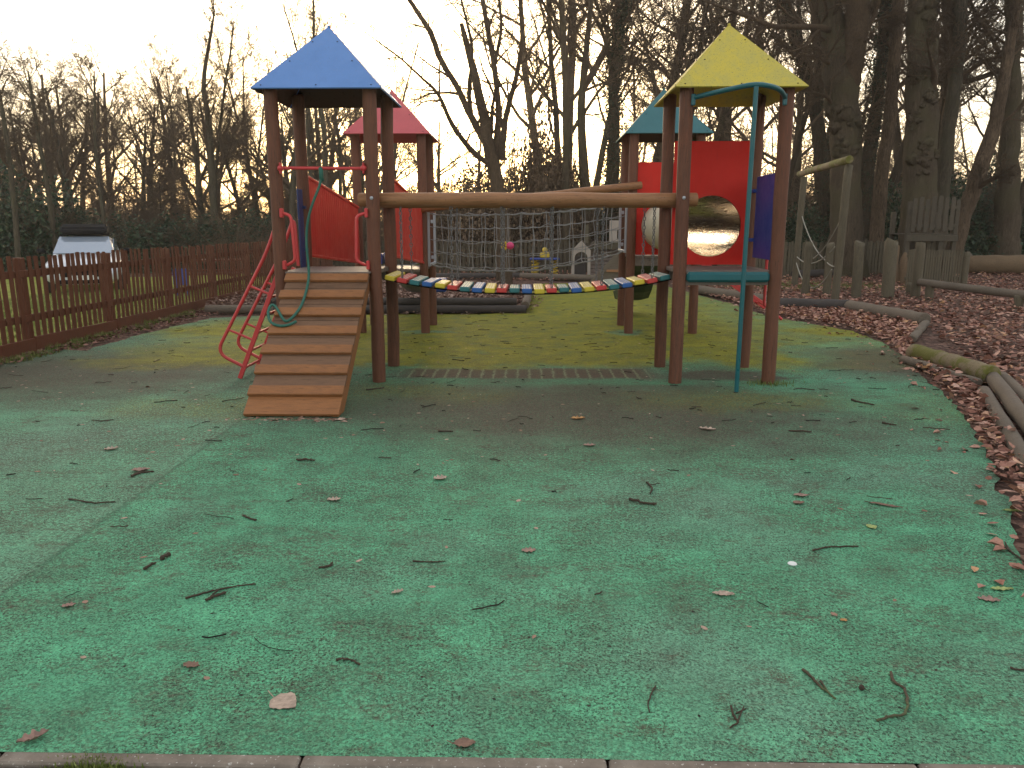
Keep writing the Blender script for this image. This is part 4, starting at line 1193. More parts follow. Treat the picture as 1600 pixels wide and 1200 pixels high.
# ------------------------------------------------------------------ trees
class Wood:
    """Collects branches (polyline + radii); batches them into tubes."""
    def __init__(self): self.g = {}
    def add(self, pts, rad, sides, cls=0):
        self.g.setdefault((cls, len(pts), sides), []).append((pts, rad))
    def mb(self, cls, noise=0.0, seed=0):
        b = MB(); q = np.random.default_rng(seed)
        for (c, n, sd), lst in self.g.items():
            if c not in cls: continue
            P = np.array([p for p, r in lst], float); Rr = np.array([r for p, r in lst], float)
            T = np.gradient(P, axis=1); T /= np.linalg.norm(T, axis=2, keepdims=True) + 1e-12
            mt = T.mean(1); ref = np.where(np.abs(mt[:, 2:3]) > .8, np.array([[1., 0, 0]]), np.array([[0, 0, 1.]]))
            U = np.cross(T, ref[:, None, :]); U /= np.linalg.norm(U, axis=2, keepdims=True) + 1e-12
            W = np.cross(T, U)
            an = np.arange(sd) * 2 * PI / sd
            rr = np.repeat(Rr[:, :, None], sd, 2)
            if noise and sd > 6: rr = rr * (1 + noise * q.standard_normal(rr.shape))
            V = P[:, :, None, :] + (np.cos(an)[:, None] * U[:, :, None, :] + np.sin(an)[:, None] * W[:, :, None, :]) * rr[..., None]
            k = np.arange(n - 1)[:, None] * sd; i = np.arange(sd)[None, :]; j = (i + 1) % sd
            f = np.stack([(k + i), (k + j), (k + sd + j), (k + sd + i)], -1).reshape(-1, 4)
            F = (f[None] + (np.arange(len(lst)) * n * sd)[:, None, None]).reshape(-1, 4)
            b.add(V.reshape(-1, 3), F, 0, True)
        return b
def unit(v):
    l = math.sqrt(v[0] * v[0] + v[1] * v[1] + v[2] * v[2]) + 1e-9
    return (v[0] / l, v[1] / l, v[2] / l)
SIDES = (12, 7, 5, 4, 3, 3)
def grow(wd, rg, p, d, L, r, lvl, cfg, cls=1):
    nseg = cfg['seg'][lvl]; st = L / nseg
    pts = [p]; rad = [r]; dirs = [d]
    wz = cfg['wander'][lvl]; up = cfg['up'][lvl]
    for i in range(nseg):
        d = unit((d[0] + rg.gauss(0, wz), d[1] + rg.gauss(0, wz), d[2] + rg.gauss(0, wz) + up))
        p = (p[0] + d[0] * st, p[1] + d[1] * st, p[2] + d[2] * st)
        pts.append(p); dirs.append(d)
        rad.append(max(r * (1 - (1 - cfg['tip'][lvl]) * (i + 1) / nseg), cfg['rmin']))
    wd.add(pts, rad, SIDES[lvl], 0 if lvl == 0 else cls)
    if lvl + 1 < cfg['levels']: sprout(wd, rg, pts, rad, L, lvl, cfg, cls)
def sprout(wd, rg, pts, rad, L, lvl, cfg, cls=1, start=None, count=None):
    k = cfg['kids'][lvl] if count is None else count
    k = max(1, int(k * rg.uniform(.75, 1.25)))
    s0 = cfg['start'][lvl] if start is None else start
    nseg = len(pts) - 1
    for c in range(k):
        t = s0 + (1 - s0) * ((c + rg.random()) / k)
        f = t * nseg; i = min(int(f), nseg - 1); u = f - i
        a, b_ = pts[i], pts[i + 1]
        p = (a[0] + (b_[0] - a[0]) * u, a[1] + (b_[1] - a[1]) * u, a[2] + (b_[2] - a[2]) * u)
        ax = unit((b_[0] - a[0], b_[1] - a[1], b_[2] - a[2]))
        v = unit((rg.gauss(0, 1), rg.gauss(0, 1), rg.gauss(0, 1)))
        dt = v[0] * ax[0] + v[1] * ax[1] + v[2] * ax[2]
        v = unit((v[0] - ax[0] * dt, v[1] - ax[1] * dt, v[2] - ax[2] * dt))
        an = math.radians(rg.uniform(*cfg['angle'][lvl]))
        d = (ax[0] * math.cos(an) + v[0] * math.sin(an), ax[1] * math.cos(an) + v[1] * math.sin(an), ax[2] * math.cos(an) + v[2] * math.sin(an))
        LL = L * cfg['ratio'][lvl] * (1.15 - .65 * t) * rg.uniform(.7, 1.25)
        rr = max(min((rad[i] + (rad[i + 1] - rad[i]) * u) * cfg['thin'][lvl], LL * .03), cfg['rmin'])
        grow(wd, rg, p, d, LL, rr, lvl + 1, cfg, cls)
CFG = dict(levels=5, seg=(9, 6, 5, 4, 3), wander=(.05, .13, .18, .22, .25), up=(.04, .06, .04, .02, .01), tip=(.22, .25, .3, .35, .5),
           kids=(13, 8, 7, 6), start=(.30, .22, .15, .12), angle=((35, 65), (30, 60), (30, 65), (30, 70)), ratio=(.48, .52, .50, .48), thin=(.5, .55, .55, .6), rmin=.0045)
def cfg(**k): c = dict(CFG); c.update(k); return c
def generic(seed, H, r, c):
    rg = random.Random(seed); wd = Wood()
    grow(wd, rg, (0, 0, -.3), unit((rg.gauss(0, .05), rg.gauss(0, .05), 1)), H, r, 0, c)
    return wd.mb((0,), .03, seed), wd.mb((1,), 0, seed)
KINDS = {
    'spreading': [generic(s, 9.5, .24, cfg(kids=(13, 8, 8, 7), thin=(.56, .58, .58, .6), rmin=.005, wander=(.04, .10, .15, .20, .25))) for s in (1, 2)],
    'slender': [generic(s, 12.5, .14, cfg(kids=(17, 7, 7, 6), start=(.35, .25, .15, .1), ratio=(.30, .5, .5, .5), angle=((25, 50), (28, 55), (30, 60), (30, 70)), rmin=.006)) for s in (3, 4)],
    'scrub': [generic(s, 6.0, .07, cfg(kids=(22, 9, 8, 5), start=(.05, .15, .15, .1), ratio=(.5, .5, .5, .5), wander=(.12, .18, .2, .22, .25), rmin=.006)) for s in (5, 6)],
    'tall': [generic(s, 17, .27, cfg(kids=(18, 8, 7, 6), start=(.30, .2, .15, .1), ratio=(.34, .5, .5, .5), rmin=.007)) for s in (7, 8)],
}
MESH = {}
def kind_mesh(kind, v, bk):
    key = (kind, v, bk)
    if key not in MESH:
        MESH[key] = (KINDS[kind][v][0].mesh('trunk', M[bk]), KINDS[kind][v][1].mesh('crown', M['twig_far']))
    return MESH[key]
rtr = random.Random(42)
ntree = [0]
def plant(x, y, kind, s, bk, label, group=None):
    v = rtr.randrange(2); mt, mc = kind_mesh(kind, v, bk)
    t = empty('bare_tree', (x, y, float(zf(x, y))), None, label, 'tree', group, rz=rtr.uniform(0, 6.28))
    t.scale = (s, s, s * rtr.uniform(.92, 1.1))
    place('trunk', mt, t); place('crown', mc, t); ntree[0] += 1
# woodland behind the lawn, the middle and the right: individual trees, denser with depth
LABW = {'l': ('leafless tree in the pale wood beyond the lawn on the left', 'trees of the wood beyond the lawn'),
        'c': ('leafless tree in the wood behind the middle of the climbing frame', 'trees of the wood behind the climbing frame'),
        'r': ('slim leafless tree in the dense wood at the right', 'trees of the wood at the right')}
LABN = {}
ORD = 'first second third fourth fifth sixth seventh eighth ninth tenth eleventh twelfth thirteenth fourteenth fifteenth sixteenth seventeenth eighteenth nineteenth twentieth'.split()
def zone(x, y): 
    px = 800 + F_PX * (x + .019 * y) / y
    return 'l' if px < 560 else ('c' if px < 1010 else 'r')
def scatter(x0, x1, y, n, kinds, s0, s1, bks):
    for k in range(n):
        px = x0 + (x1 - x0) * (k + rtr.uniform(.15, .85)) / n
        Y = y + rtr.uniform(-2.5, 2.5)
        p = A(px, 352, Y)
        z_ = zone(p[0], Y); lab, g = LABW[z_]
        kd, s_, bk_ = rtr.choice(kinds), rtr.uniform(s0, s1), rtr.choice(bks)
        key = (z_, {34: 'front', 32: 'front', 31: 'lone', 33: 'second', 29: 'nearest', 30: 'nearest', 42: 'middle', 43: 'middle', 44: 'back', 45: 'back', 52: 'back'}.get(y, 'outer'))
        LABN[key] = LABN.get(key, 0) + 1
        vis = -30 < px < 1630
        lab = '%s leafless tree%s in %s row of wood %s' % ({'spreading': 'spreading', 'slender': 'slender', 'scrub': 'bushy', 'tall': 'tall'}[kd], (', %s from left' % ORD[LABN[key] - 1]) if vis and LABN[key] <= len(ORD) else '', key[1], {'l': 'beyond the lawn', 'c': 'behind the bridge', 'r': 'at the right'}[z_])
        plant(p[0], Y, kd, s_, bk_, lab, g)
scatter(-60, 590, 34, 16, ['spreading', 'spreading', 'scrub'], .60, .80, ['bark', 'bark_pale'])
scatter(-60, 600, 42, 20, ['spreading', 'spreading', 'slender'], .72, .95, ['bark', 'bark_warm'])
scatter(-40, 620, 52, 13, ['spreading', 'spreading', 'slender'], .85, 1.15, ['bark', 'bark_warm'])
scatter(290, 345, 31, 1, ['slender'], .75, .8, ['bark_pale'])
scatter(440, 560, 33, 3, ['slender', 'spreading'], .7, .9, ['bark_pale'])
scatter(850, 1010, 32, 4, ['slender'], 1.05, 1.25, ['bark', 'bark_dark'])
scatter(600, 850, 45, 4, ['scrub', 'spreading'], .6, .8, ['bark_warm'])
scatter(830, 1080, 43, 5, ['slender', 'tall'], 1.0, 1.25, ['bark', 'bark_dark'])
scatter(1000, 1640, 34, 7, ['slender', 'tall'], .95, 1.2, ['bark', 'bark_dark', 'bark_pale'])
scatter(1000, 1660, 44, 9, ['slender', 'tall', 'spreading'], 1.0, 1.3, ['bark', 'bark_dark'])
scatter(960, 1240, 29, 3, ['scrub', 'slender'], .9, 1.1, ['bark_dark'])
scatter(1220, 1640, 30, 4, ['scrub', 'scrub', 'slender'], 1.1, 1.4, ['bark_dark'])
scatter(-250, -60, 38, 4, ['spreading'], 1, 1.2, ['bark']); scatter(1660, 1900, 32, 4, ['tall'], 1, 1.2, ['bark'])

# explicit trees: limbs surveyed at their own distance, then branched
def leaves_on(centres, spread, n, size, rg, squash=1.0):
    c = np.asarray(centres)[rg.integers(0, len(centres), n)]
    p = c + rg.normal(0, 1, (n, 3)) * np.asarray(spread)
    return leaf_quads(p, size, rg)
def leaf_quads(p, size, rg, flat=0.0):
    n = len(p)
    d = rg.normal(0, 1, (n, 3)); d[:, 2] *= (1 - flat); d /= np.linalg.norm(d, axis=1)[:, None]
    e = rg.normal(0, 1, (n, 3)); e[:, 2] *= (1 - flat); e -= d * (d * e).sum(1)[:, None]; e /= np.linalg.norm(e, axis=1)[:, None]
    nn = np.cross(d, e)
    s = size * rg.uniform(.6, 1.3, n)[:, None]
    V = np.stack([p - d * s * .5, p + e * s * .32 + nn * s * .12, p + d * s * .5, p - e * s * .32 + nn * s * .12], 1).reshape(-1, 3)
    i = np.arange(n)[:, None] * 4
    F = np.concatenate([i + [[0, 1, 2]], i + [[0, 2, 3]]])
    b = MB(); b.add(V, F); return b
def smooth_line(P, k=4):
    P = np.array(P, float); n = len(P); t = np.linspace(0, n - 1, (n - 1) * k + 1); out = []
    for u in t:
        i = min(int(u), n - 2); f = u - i
        p0, p1, p2, p3 = P[max(i - 1, 0)], P[i], P[i + 1], P[min(i + 2, n - 1)]
        out.append(.5 * ((2 * p1) + (-p0 + p2) * f + (2 * p0 - 5 * p1 + 4 * p2 - p3) * f * f + (-p0 + 3 * p1 - 3 * p2 + p3) * f ** 3))
    return np.array(out)
def special(name, Y, limbs, bk, label, cat='tree', seed=0, twig=None, burls=(), ivy=0, grpz=None):
    """limbs: (role, [(px, py, width_px, dY)...]); role t = trunk, l = limb."""
    rg = random.Random(seed); q = np.random.default_rng(seed)
    wd = Wood(); k0 = limbs[0][1][0]
    base = A(k0[0], k0[1], Y); gz = float(zf(base[0], Y)); org = np.array([base[0], Y, gz])
    c = twig or cfg(kids=(9, 7, 7, 5), levels=5, rmin=.0055, ratio=(.5, .5, .5, .5))
    axes = []
    for role, L in limbs:
        P, W = [], []
        for (x_, y_, w_, dy) in L:
            p = A(x_, y_, Y + dy); P.append(p - org); W.append(w_ / F_PX * (Y + dy) / 2 * 1.02)
        if role == 't': P = [np.array([P[0][0], P[0][1], -.2])] + P; W = [W[0] * 1.15] + W
        # a short length past the frame's top edge so nothing ends in mid air
        d = P[-1] - P[-2]; d = d / np.linalg.norm(d); d[2] = max(d[2], .1)
        if W[-1] > .09:
            P.append(P[-1] + d * 1.6); W.append(W[-1] * .7); P.append(P[-1] + d * 1.6 + q.normal(0, .15, 3)); W.append(W[-1] * .45)
        else:
            P.append(P[-1] + d * .8); W.append(max(W[-1] * .4, .006))
        S_ = smooth_line(P, 5); rw = np.interp(np.linspace(0, len(W) - 1, len(S_)), np.arange(len(W)), W)
        S_[1:-1] += q.normal(0, .02, (len(S_) - 2, 3)) * np.minimum(rw[1:-1, None] * 3, 1)
        pts = [tuple(v) for v in S_]
        wd.add(pts, list(rw), 14 if W[0] > .12 else 8, 0 if role == 't' else 1)
        axes.append((S_, rw))
        Ls = np.linalg.norm(np.diff(S_, axis=0), axis=1).sum()
        lv = 0 if role == 't' else 1
        sprout(wd, rg, pts, list(rw), min(Ls, 6.5) * (.62 if role == 't' else .8), lv, c, 1, start=.45 if role == 't' else .12, count=(c['kids'][0] if role == 't' else int(c['kids'][1] * 1.4)))
    t = empty(name, tuple(org), None, label, cat)
    tb = wd.mb((0,), .035, seed)
    for (x_, y_, rp_) in burls:
        for kk in range(11):
            xq, yq = x_ + q.normal(0, rp_ * .5), y_ + q.normal(0, rp_ * .55)
            ax_, aw_ = axes[0]; pz = A(xq, yq, Y)[2] - org[2]; i_ = int(np.argmin(np.abs(ax_[:, 2] - pz)))
            off = np.clip((A(xq, yq, Y)[0] - org[0]) - ax_[i_][0], -.97 * aw_[i_], .97 * aw_[i_])
            p = np.array([ax_[i_][0] + off, ax_[i_][1] - math.sqrt(max(aw_[i_] ** 2 - off ** 2, 0)), pz])
            r_ = rp_ / F_PX * Y * q.uniform(.14, .42)
            n_, m_ = 10, 7; th = np.linspace(0, PI, m_ + 1)
            V = np.array([[math.sin(a) * math.cos(2 * PI * j / n_), math.sin(a) * math.sin(2 * PI * j / n_), math.cos(a)] for a in th for j in range(n_)])
            V = V * (r_, r_ * .6, r_ * .8) * (1 + q.normal(0, .20, (len(V), 1))) + p
            F = np.array([[i * n_ + j, (i + 1) * n_ + j, (i + 1) * n_ + (j + 1) % n_, i * n_ + (j + 1) % n_] for i in range(m_) for j in range(n_)])
            tb.add(V, F, 0, True)
    tb.build('trunk', M[bk], t)
    wd.mb((1,), .02, seed).build('crown', M['twig'], t)
    if ivy:
        S_, rw = axes[0]; m = S_[:, 2] < S_[:, 2].max() * .9
        i = q.integers(0, m.sum(), ivy); an = q.uniform(0, 2 * PI, ivy)
        rr = rw[m][i] * 1.0 + np.abs(q.normal(.0, .11, ivy)) + .02
        P = S_[m][i] + np.stack([np.cos(an) * rr, np.sin(an) * rr, q.normal(0, .12, ivy)], 1)
        leaf_quads(P, .085, q).build('ivy', M['ivy'], t)
    return t

special('multi_stem_tree', 20.5, [
    ('t', [(788, 400, 23.4, 0), (784, 330, 21.1, 0), (776, 285, 20.3, 0), (768, 245, 19.5, 0)]),
    ('l', [(768, 248, 13.3, 0), (758, 222, 11.7, .2), (736, 182, 10.1, .5), (712, 132, 8.6, .8), (688, 92, 8.6, 1), (673, 52, 7.8, 1.1), (640, 0, 6.2, 1.2)]),
    ('l', [(766, 258, 8.6, 0), (740, 238, 8.6, -.4), (707, 196, 7.0, -.9), (685, 148, 5.5, -1.2), (657, 120, 3.9, -1.5), (627, 92, 3.1, -1.8), (600, 72, 2.3, -2)]),
    ('l', [(736, 180, 7.8, .5), (733, 140, 6.2, .3), (738, 80, 4.7, .2), (730, 37, 3.9, 0), (721, 0, 3.1, -.1)]),
    ('l', [(774, 248, 11.7, .1), (779, 172, 8.6, .4), (772, 105, 7.8, .7), (762, 45, 7.0, .8), (752, -10, 6.2, .9)]),
    ('l', [(773, 100, 5.5, .7), (783, 45, 4.7, .5), (780, 0, 3.9, .4)]),
    ('l', [(784, 250, 10.9, 0), (789, 190, 8.6, -.3), (806, 122, 7.0, -.6), (815, 66, 5.5, -.8), (814, -6, 4.7, -.9)]),
    ('l', [(686, 148, 3.9, -1.2), (687, 100, 2.3, -1.0), (690, 70, 1.6, -.9)]),
    ('l', [(767, 210, 7.0, .2), (770, 165, 4.7, -.2), (778, 135, 3.1, -.5), (800, 128, 1.6, -.8)])],
    'bark_warm', 'multi-stemmed bare tree glowing against the low sun in the middle', seed=51,
    twig=cfg(kids=(3, 8, 6, 4), levels=5, rmin=.005, ratio=(.35, .30, .5, .5), up=(.04, .05, .05, .03, .01)))

special('big_tree', 23.5, [
    ('t', [(1325, 425, 56, 0), (1322, 360, 46, 0), (1322, 290, 42, 0), (1320, 200, 44, 0), (1312, 130, 48, 0)]),
    ('l', [(1310, 140, 30, 0), (1302, 90, 26, 0), (1296, 40, 24, .3), (1294, -20, 23, .6)]),
    ('l', [(1322, 145, 34, 0), (1333, 90, 32, -.2), (1339, 40, 32, -.4), (1340, -20, 32, -.6)]),
    ('l', [(1300, 50, 9, 0), (1285, 44, 9, -.5), (1250, 42, 8, -1), (1205, 40, 7, -1.6), (1170, 26, 6, -2), (1130, 12, 4, -2.5)]),
    ('l', [(1305, 105, 6, 0), (1275, 88, 5, -.6), (1240, 85, 4, -1), (1210, 55, 3, -1.4)]),
    ('l', [(1302, 165, 6, -.1), (1290, 150, 5, -.5), (1270, 145, 3, -.9)])],
    'bark', 'great forked trunk with burls behind the rope frame', seed=61, burls=((1312, 185, 26), (1318, 235, 20), (1335, 98, 12)),
    twig=cfg(kids=(10, 9, 8, 6), levels=5, rmin=.006, ratio=(.45, .5, .5, .5)))
special('big_tree', 22.8, [
    ('t', [(1434, 425, 62, 0), (1434, 360, 52, 0), (1437, 290, 46, 0), (1440, 180, 44, 0), (1441, 80, 40, 0), (1440, 0, 38, 0), (1440, -40, 37, 0)]),
    ('l', [(1452, 165, 12, -.1), (1460, 120, 9, -.4), (1455, 95, 5, -.8)]),
    ('l', [(1445, 10, 12, 0), (1480, -20, 9, -.5)])],
    'bark', 'straight burly trunk rising behind the wooden lookout', seed=62, burls=((1422, 190, 14), (1445, 160, 18), (1436, 240, 24), (1430, 262, 16), (1440, 20, 20), (1425, 120, 12)),
    twig=cfg(kids=(14, 8, 8, 6), levels=5, rmin=.006))
special('bare_tree', 25.5, [('t', [(1366, 415, 23, 0), (1375, 300, 20, 0), (1388, 200, 18, 0), (1397, 100, 17, 0), (1404, 0, 16, 0), (1406, -30, 16, 0)])], 'bark_warm', 'slightly leaning brown trunk between the two great trunks', seed=63, twig=cfg(kids=(14, 8, 8, 6), rmin=.006))
special('bare_tree', 26.5, [('t', [(1466, 410, 24, 0), (1472, 300, 21, 0), (1482, 200, 20, 0), (1496, 100, 18, 0), (1502, 0, 17, 0), (1503, -30, 17, 0)]), ('l', [(1492, 130, 14, 0), (1483, 60, 12, .3), (1478, -10, 12, .5)]), ('l', [(1500, 122, 9, 0), (1530, 100, 7, -.4), (1560, 88, 5, -.8)])], 'bark_pale', 'greenish forked trunk just right of the lookout', seed=64, twig=cfg(kids=(12, 8, 8, 6), rmin=.006))
special('bare_tree', 24.5, [('t', [(1488, 410, 26, 0), (1505, 340, 23, 0), (1524, 285, 22, 0), (1548, 215, 20, 0), (1566, 140, 17, 0), (1580, 60, 13, 0), (1590, 0, 10, 0)]), ('l', [(1526, 292, 10, -.1), (1545, 283, 7, -.5), (1560, 274, 4, -.9)])], 'bark_warm', 'strongly leaning trunk at the far right', seed=65, twig=cfg(kids=(13, 8, 8, 6), rmin=.006))
special('big_tree', 27.5, [('t', [(1568, 418, 52, 0), (1572, 350, 36, 0), (1577, 250, 28, 0), (1580, 150, 25, 0), (1583, 60, 23, 0), (1584, -20, 22, 0)]), ('l', [(1578, 118, 8, 0), (1550, 60, 6, -.5), (1525, 20, 5, -.8), (1510, -10, 4, -1)]), ('l', [(1576, 105, 9, 0), (1530, 122, 7, .4), (1505, 128, 5, .6)])], 'bark', 'tall straight trunk at the right edge above the sawn log', seed=66, twig=cfg(kids=(14, 9, 8, 6), rmin=.006))
special('bare_tree', 28.5, [('t', [(1300, 410, 24, 0), (1286, 300, 22, 0), (1278, 200, 19, 0), (1262, 120, 17, 0), (1245, 70, 16, 0), (1225, 0, 14, 0), (1218, -30, 14, 0)])], 'bark_dark', 'ivy darkened trunk curving left behind the yellow roof', seed=67, ivy=3500, twig=cfg(kids=(14, 8, 8, 6), rmin=.006))
special('bare_tree', 30.0, [('t', [(1282, 400, 17, 0), (1280, 200, 14, 0), (1278, 80, 12, 0), (1272, 0, 12, 0), (1270, -30, 12, 0)])], 'bark', 'thin upright trunk right behind the ivy darkened one', seed=68, twig=cfg(kids=(12, 8, 7, 6), rmin=.006))
special('ivy_tree', 27.0, [('t', [(1345, 410, 22, 0), (1352, 300, 20, 0), (1368, 180, 17, 0), (1378, 80, 14, 0), (1382, 0, 12, 0), (1383, -30, 12, 0)])], 'bark_dark', 'ivy clad trunk in the gap between the two great trunks', seed=69, ivy=6000, twig=cfg(kids=(12, 8, 7, 6), rmin=.006))
special('ivy_tree', 27.5, [('t', [(952, 410, 24, 0), (956, 290, 20, 0), (960, 200, 16, 0), (958, 110, 13, 0), (968, 40, 10, 0), (985, -10, 8, 0)]), ('l', [(960, 130, 8, 0), (945, 60, 6, .3), (925, 20, 5, .5)])], 'bark_dark', 'ivy clad trunk just left of the dark teal roof', seed=70, ivy=6500, twig=cfg(kids=(12, 8, 7, 6), rmin=.006))
special('bare_tree', 26.0, [('t', [(884, 410, 13, 0), (884, 290, 11, 0), (884, 150, 10, 0), (881, 70, 9, 0), (877, 0, 8, 0), (876, -30, 8, 0)])], 'bark', 'thin straight trunk standing right of the multi-stemmed tree', seed=71, twig=cfg(kids=(13, 7, 7, 6), rmin=.006))
special('bare_tree', 27.0, [('t', [(916, 410, 18, 0), (914, 290, 15, 0), (908, 180, 12, 0), (915, 90, 9, 0), (922, 20, 7, 0), (925, -20, 6, 0)]), ('l', [(912, 140, 8, 0), (938, 95, 7, .3), (950, 60, 6, .4), (935, 15, 5, .5)])], 'bark', 'forked grey trunk between the thin trunk and the ivy clad trunk', seed=72, twig=cfg(kids=(13, 8, 7, 6), rmin=.006))
for k, (pts, w, lab) in enumerate([([(30, 430), (22, 320), (8, 200), (-6, 120)], 9, 'pale leaning trunk at the far left in front of the evergreens'),
                                   ([(92, 430), (80, 330), (62, 225), (50, 150)], 9, 'pale slim trunk leaning left behind the car'),
                                   ([(172, 430), (162, 340), (150, 240), (148, 150)], 7, 'pale slim trunk rising above the roof box'),
                                   ([(505, 420), (508, 300), (506, 200), (492, 120), (490, 20)], 11, 'grey trunk seen between the posts under the blue roof'),
                                   ([(340, 420), (332, 300), (326, 190), (318, 130), (330, 50)], 13, 'tall grey tree standing left of the blue roof'),
                                   ([(490, 420), (487, 300), (482, 215), (478, 110)], 9, 'second grey trunk under the blue roof, next to the post')]):
    Yk = (26, 27, 27.5, 29, 30, 31)[k]
    special('bare_tree', Yk, [('t', [(x_, y_, w * (1 - .17 * i), 0) for i, (x_, y_) in enumerate(pts)])], 'bark_pale', lab, seed=80 + k, twig=cfg(kids=(9, 7, 6, 5), rmin=.006, ratio=(.38, .5, .5, .5)))

# ------------------------------------------------------------------ undergrowth
def bush_mesh(seed, rx, ry, rz, n, size, mat, lumps=14):
    q = np.random.default_rng(seed)
    C = q.normal(0, 1, (lumps, 3)); C /= np.linalg.norm(C, axis=1)[:, None]; C[:, 2] = np.abs(C[:, 2]) * .9
    C *= q.uniform(.45, .8, (lumps, 1))
    d = q.normal(0, 1, (n, 3)); d /= np.linalg.norm(d, axis=1)[:, None]
    p = C[q.integers(0, lumps, n)] + d * (q.uniform(.15, 1, (n, 1)) ** .5) * .38
    p = p * (rx, ry, rz); p[:, 2] = np.abs(p[:, 2] + .15)
    return leaf_quads(p, size, q).mesh('foliage', M[mat])
def tangle_mesh(seed, n, w, d_, h):
    rg = random.Random(seed); wd = Wood()
    c = cfg(levels=5, seg=(5, 5, 4, 3, 3), wander=(.1, .2, .25, .28, .28), kids=(5, 5, 5, 4), up=(.05, .02, -.01, 0, 0), ratio=(.55, .6, .6, .6), rmin=.0055, start=(.2, .1, .1, .1))
    for k in range(n):
        p = (rg.uniform(-w, w), rg.uniform(-d_, d_), -.1)
        grow(wd, rg, p, unit((rg.gauss(0, .35), rg.gauss(0, .35), 1)), h * rg.uniform(.5, 1.1), rg.uniform(.012, .03), 1, c)
    return wd.mb((0, 1)).mesh('stems', M['twig_far'])
bushes = {'evergreen': [bush_mesh(s, 1.9, 1.5, 2.4, 8500, .12, 'evergreen') for s in (1, 2)], 'beech': [bush_mesh(s, 1.3, 1.2, 2.0, 13000, .075, 'beech', 22) for s in (3, 4)]}
tang = [tangle_mesh(s, 46, 2.4, 1.3, 2.6) for s in (1, 2, 3)]
def bush(px, Y, kind, s, label, group=None, name='bush'):
    p = A(px, 352, Y); z0 = float(zf(p[0], Y))
    t = empty(name, (p[0], Y, z0), None, label, 'bush', group, rz=rtr.uniform(0, 6.28))
    sx, sy, sz = s if isinstance(s, tuple) else (s, s, s)
    t.scale = (sx, sy, sz)
    t.rotation_euler[2] = rtr.choice([0, PI]) + rtr.uniform(-.4, .4)
    place('foliage', bushes[kind][rtr.randrange(2)], t)
    b_ = place('stems', tang[rtr.randrange(3)], t, scale=(.5, .6, .8))
EG = ('dark evergreen bush under the trees beyond the lawn', 'evergreen bushes beyond the lawn')
nbush = 0
for px, Y, s in ((-40, 28, (1.3, 1.2, 1.3)), (30, 28.5, (1.4, 1.2, 1.5)), (95, 29, (1.3, 1.2, 1.1)), (160, 29, (1.4, 1.1, 1.0)), (235, 29.5, (1.5, 1.1, 1.0)), (310, 30, (1.4, 1.1, .8)), (380, 30.5, (1.4, 1.1, .85)), (450, 32, (1.3, 1, .7)), (530, 33, (1.3, 1, .7))):
    nbush += 1; bush(px, Y, 'evergreen', s, 'dark evergreen bush beyond the lawn, %s from the left' % ORD[nbush - 1], EG[1], name='evergreen_bush')
EG2 = ('dark evergreen bush among the trunks at the right', 'evergreen bushes among the right trunks')
for kq, (px, Y, s) in enumerate(sorted(((1240, 28, (.9, .9, .9)), (1345, 28, (1.0, 1, 1.15)), (1392, 27.5, (.7, .9, 1.15)), (1410, 29, (1.2, 1, 1.3)), (1478, 29, (1.3, 1.1, 1.2)), (1540, 28.5, (1.3, 1.1, 1.0)), (1610, 29, (1.3, 1.1, 1.1)), (1680, 29, (1.4, 1.1, 1.2)), (1180, 30, (1.2, 1, .9)), (980, 31, (1.1, 1, .9)), (1060, 31, (1.3, 1, .9)), (1520, 33, (1.5, 1.2, 1.6)), (1600, 33.5, (1.5, 1.2, 1.5)), (1440, 34, (1.5, 1.2, 1.5))))):
    bush(px, Y, 'evergreen', s, 'dark evergreen bush behind the playground on the right side, %s from the left' % ORD[kq], EG2[1], name='evergreen_bush')
bush(738, 26.5, 'beech', (1.25, 1.2, 1.95), 'rounded brown leafed bush behind the left of the multi-stemmed tree', name='beech_bush')
bush(836, 27, 'beech', (1.2, 1.1, 2.75), 'tall brown leafed bush right of the multi-stemmed tree', name='beech_bush')
bush(700, 29, 'beech', (1.1, 1.1, 1.3), 'low brown leafed bush behind the red roof post', name='beech_bush')
bush(880, 29, 'beech', (1.1, 1.1, 2.0), 'brown leafed bush behind the thin straight trunk', name='beech_bush')
# bramble and hazel tangle: countless stems, kept as stuff
tcl = bpy.data.meshes
def tangle(px, Y, s, idx):
    p = A(px, 352, Y)
    o = place('undergrowth', tang[idx % 3], None, (p[0], Y, float(zf(p[0], Y))), (0, 0, rtr.choice([0, PI]) + rtr.uniform(-.3, .3)), s, kind='stuff')
    tag(o, 'brown tangle of bare stems under the trees', 'undergrowth', 'undergrowth of the wood')
idx = 0
for Y, x0, x1, st_, hs in ((28.5, 480, 640, 85, .7), (33.5, -60, 1000, 95, .9), (36, -60, 1000, 82, .8), (46, -60, 1000, 70, 1.0), (36, 1000, 1680, 82, 1.1), (46, 1000, 1680, 66, 1.5), (29, 640, 1240, 95, .75), (31, 1220, 1680, 100, 1.15)):
    for px in np.arange(x0, x1, st_):
        tangle(px + rtr.uniform(-20, 20), Y + rtr.uniform(-.8, .8), (1.15, 1, hs * rtr.uniform(.85, 1.2)), idx); idx += 1
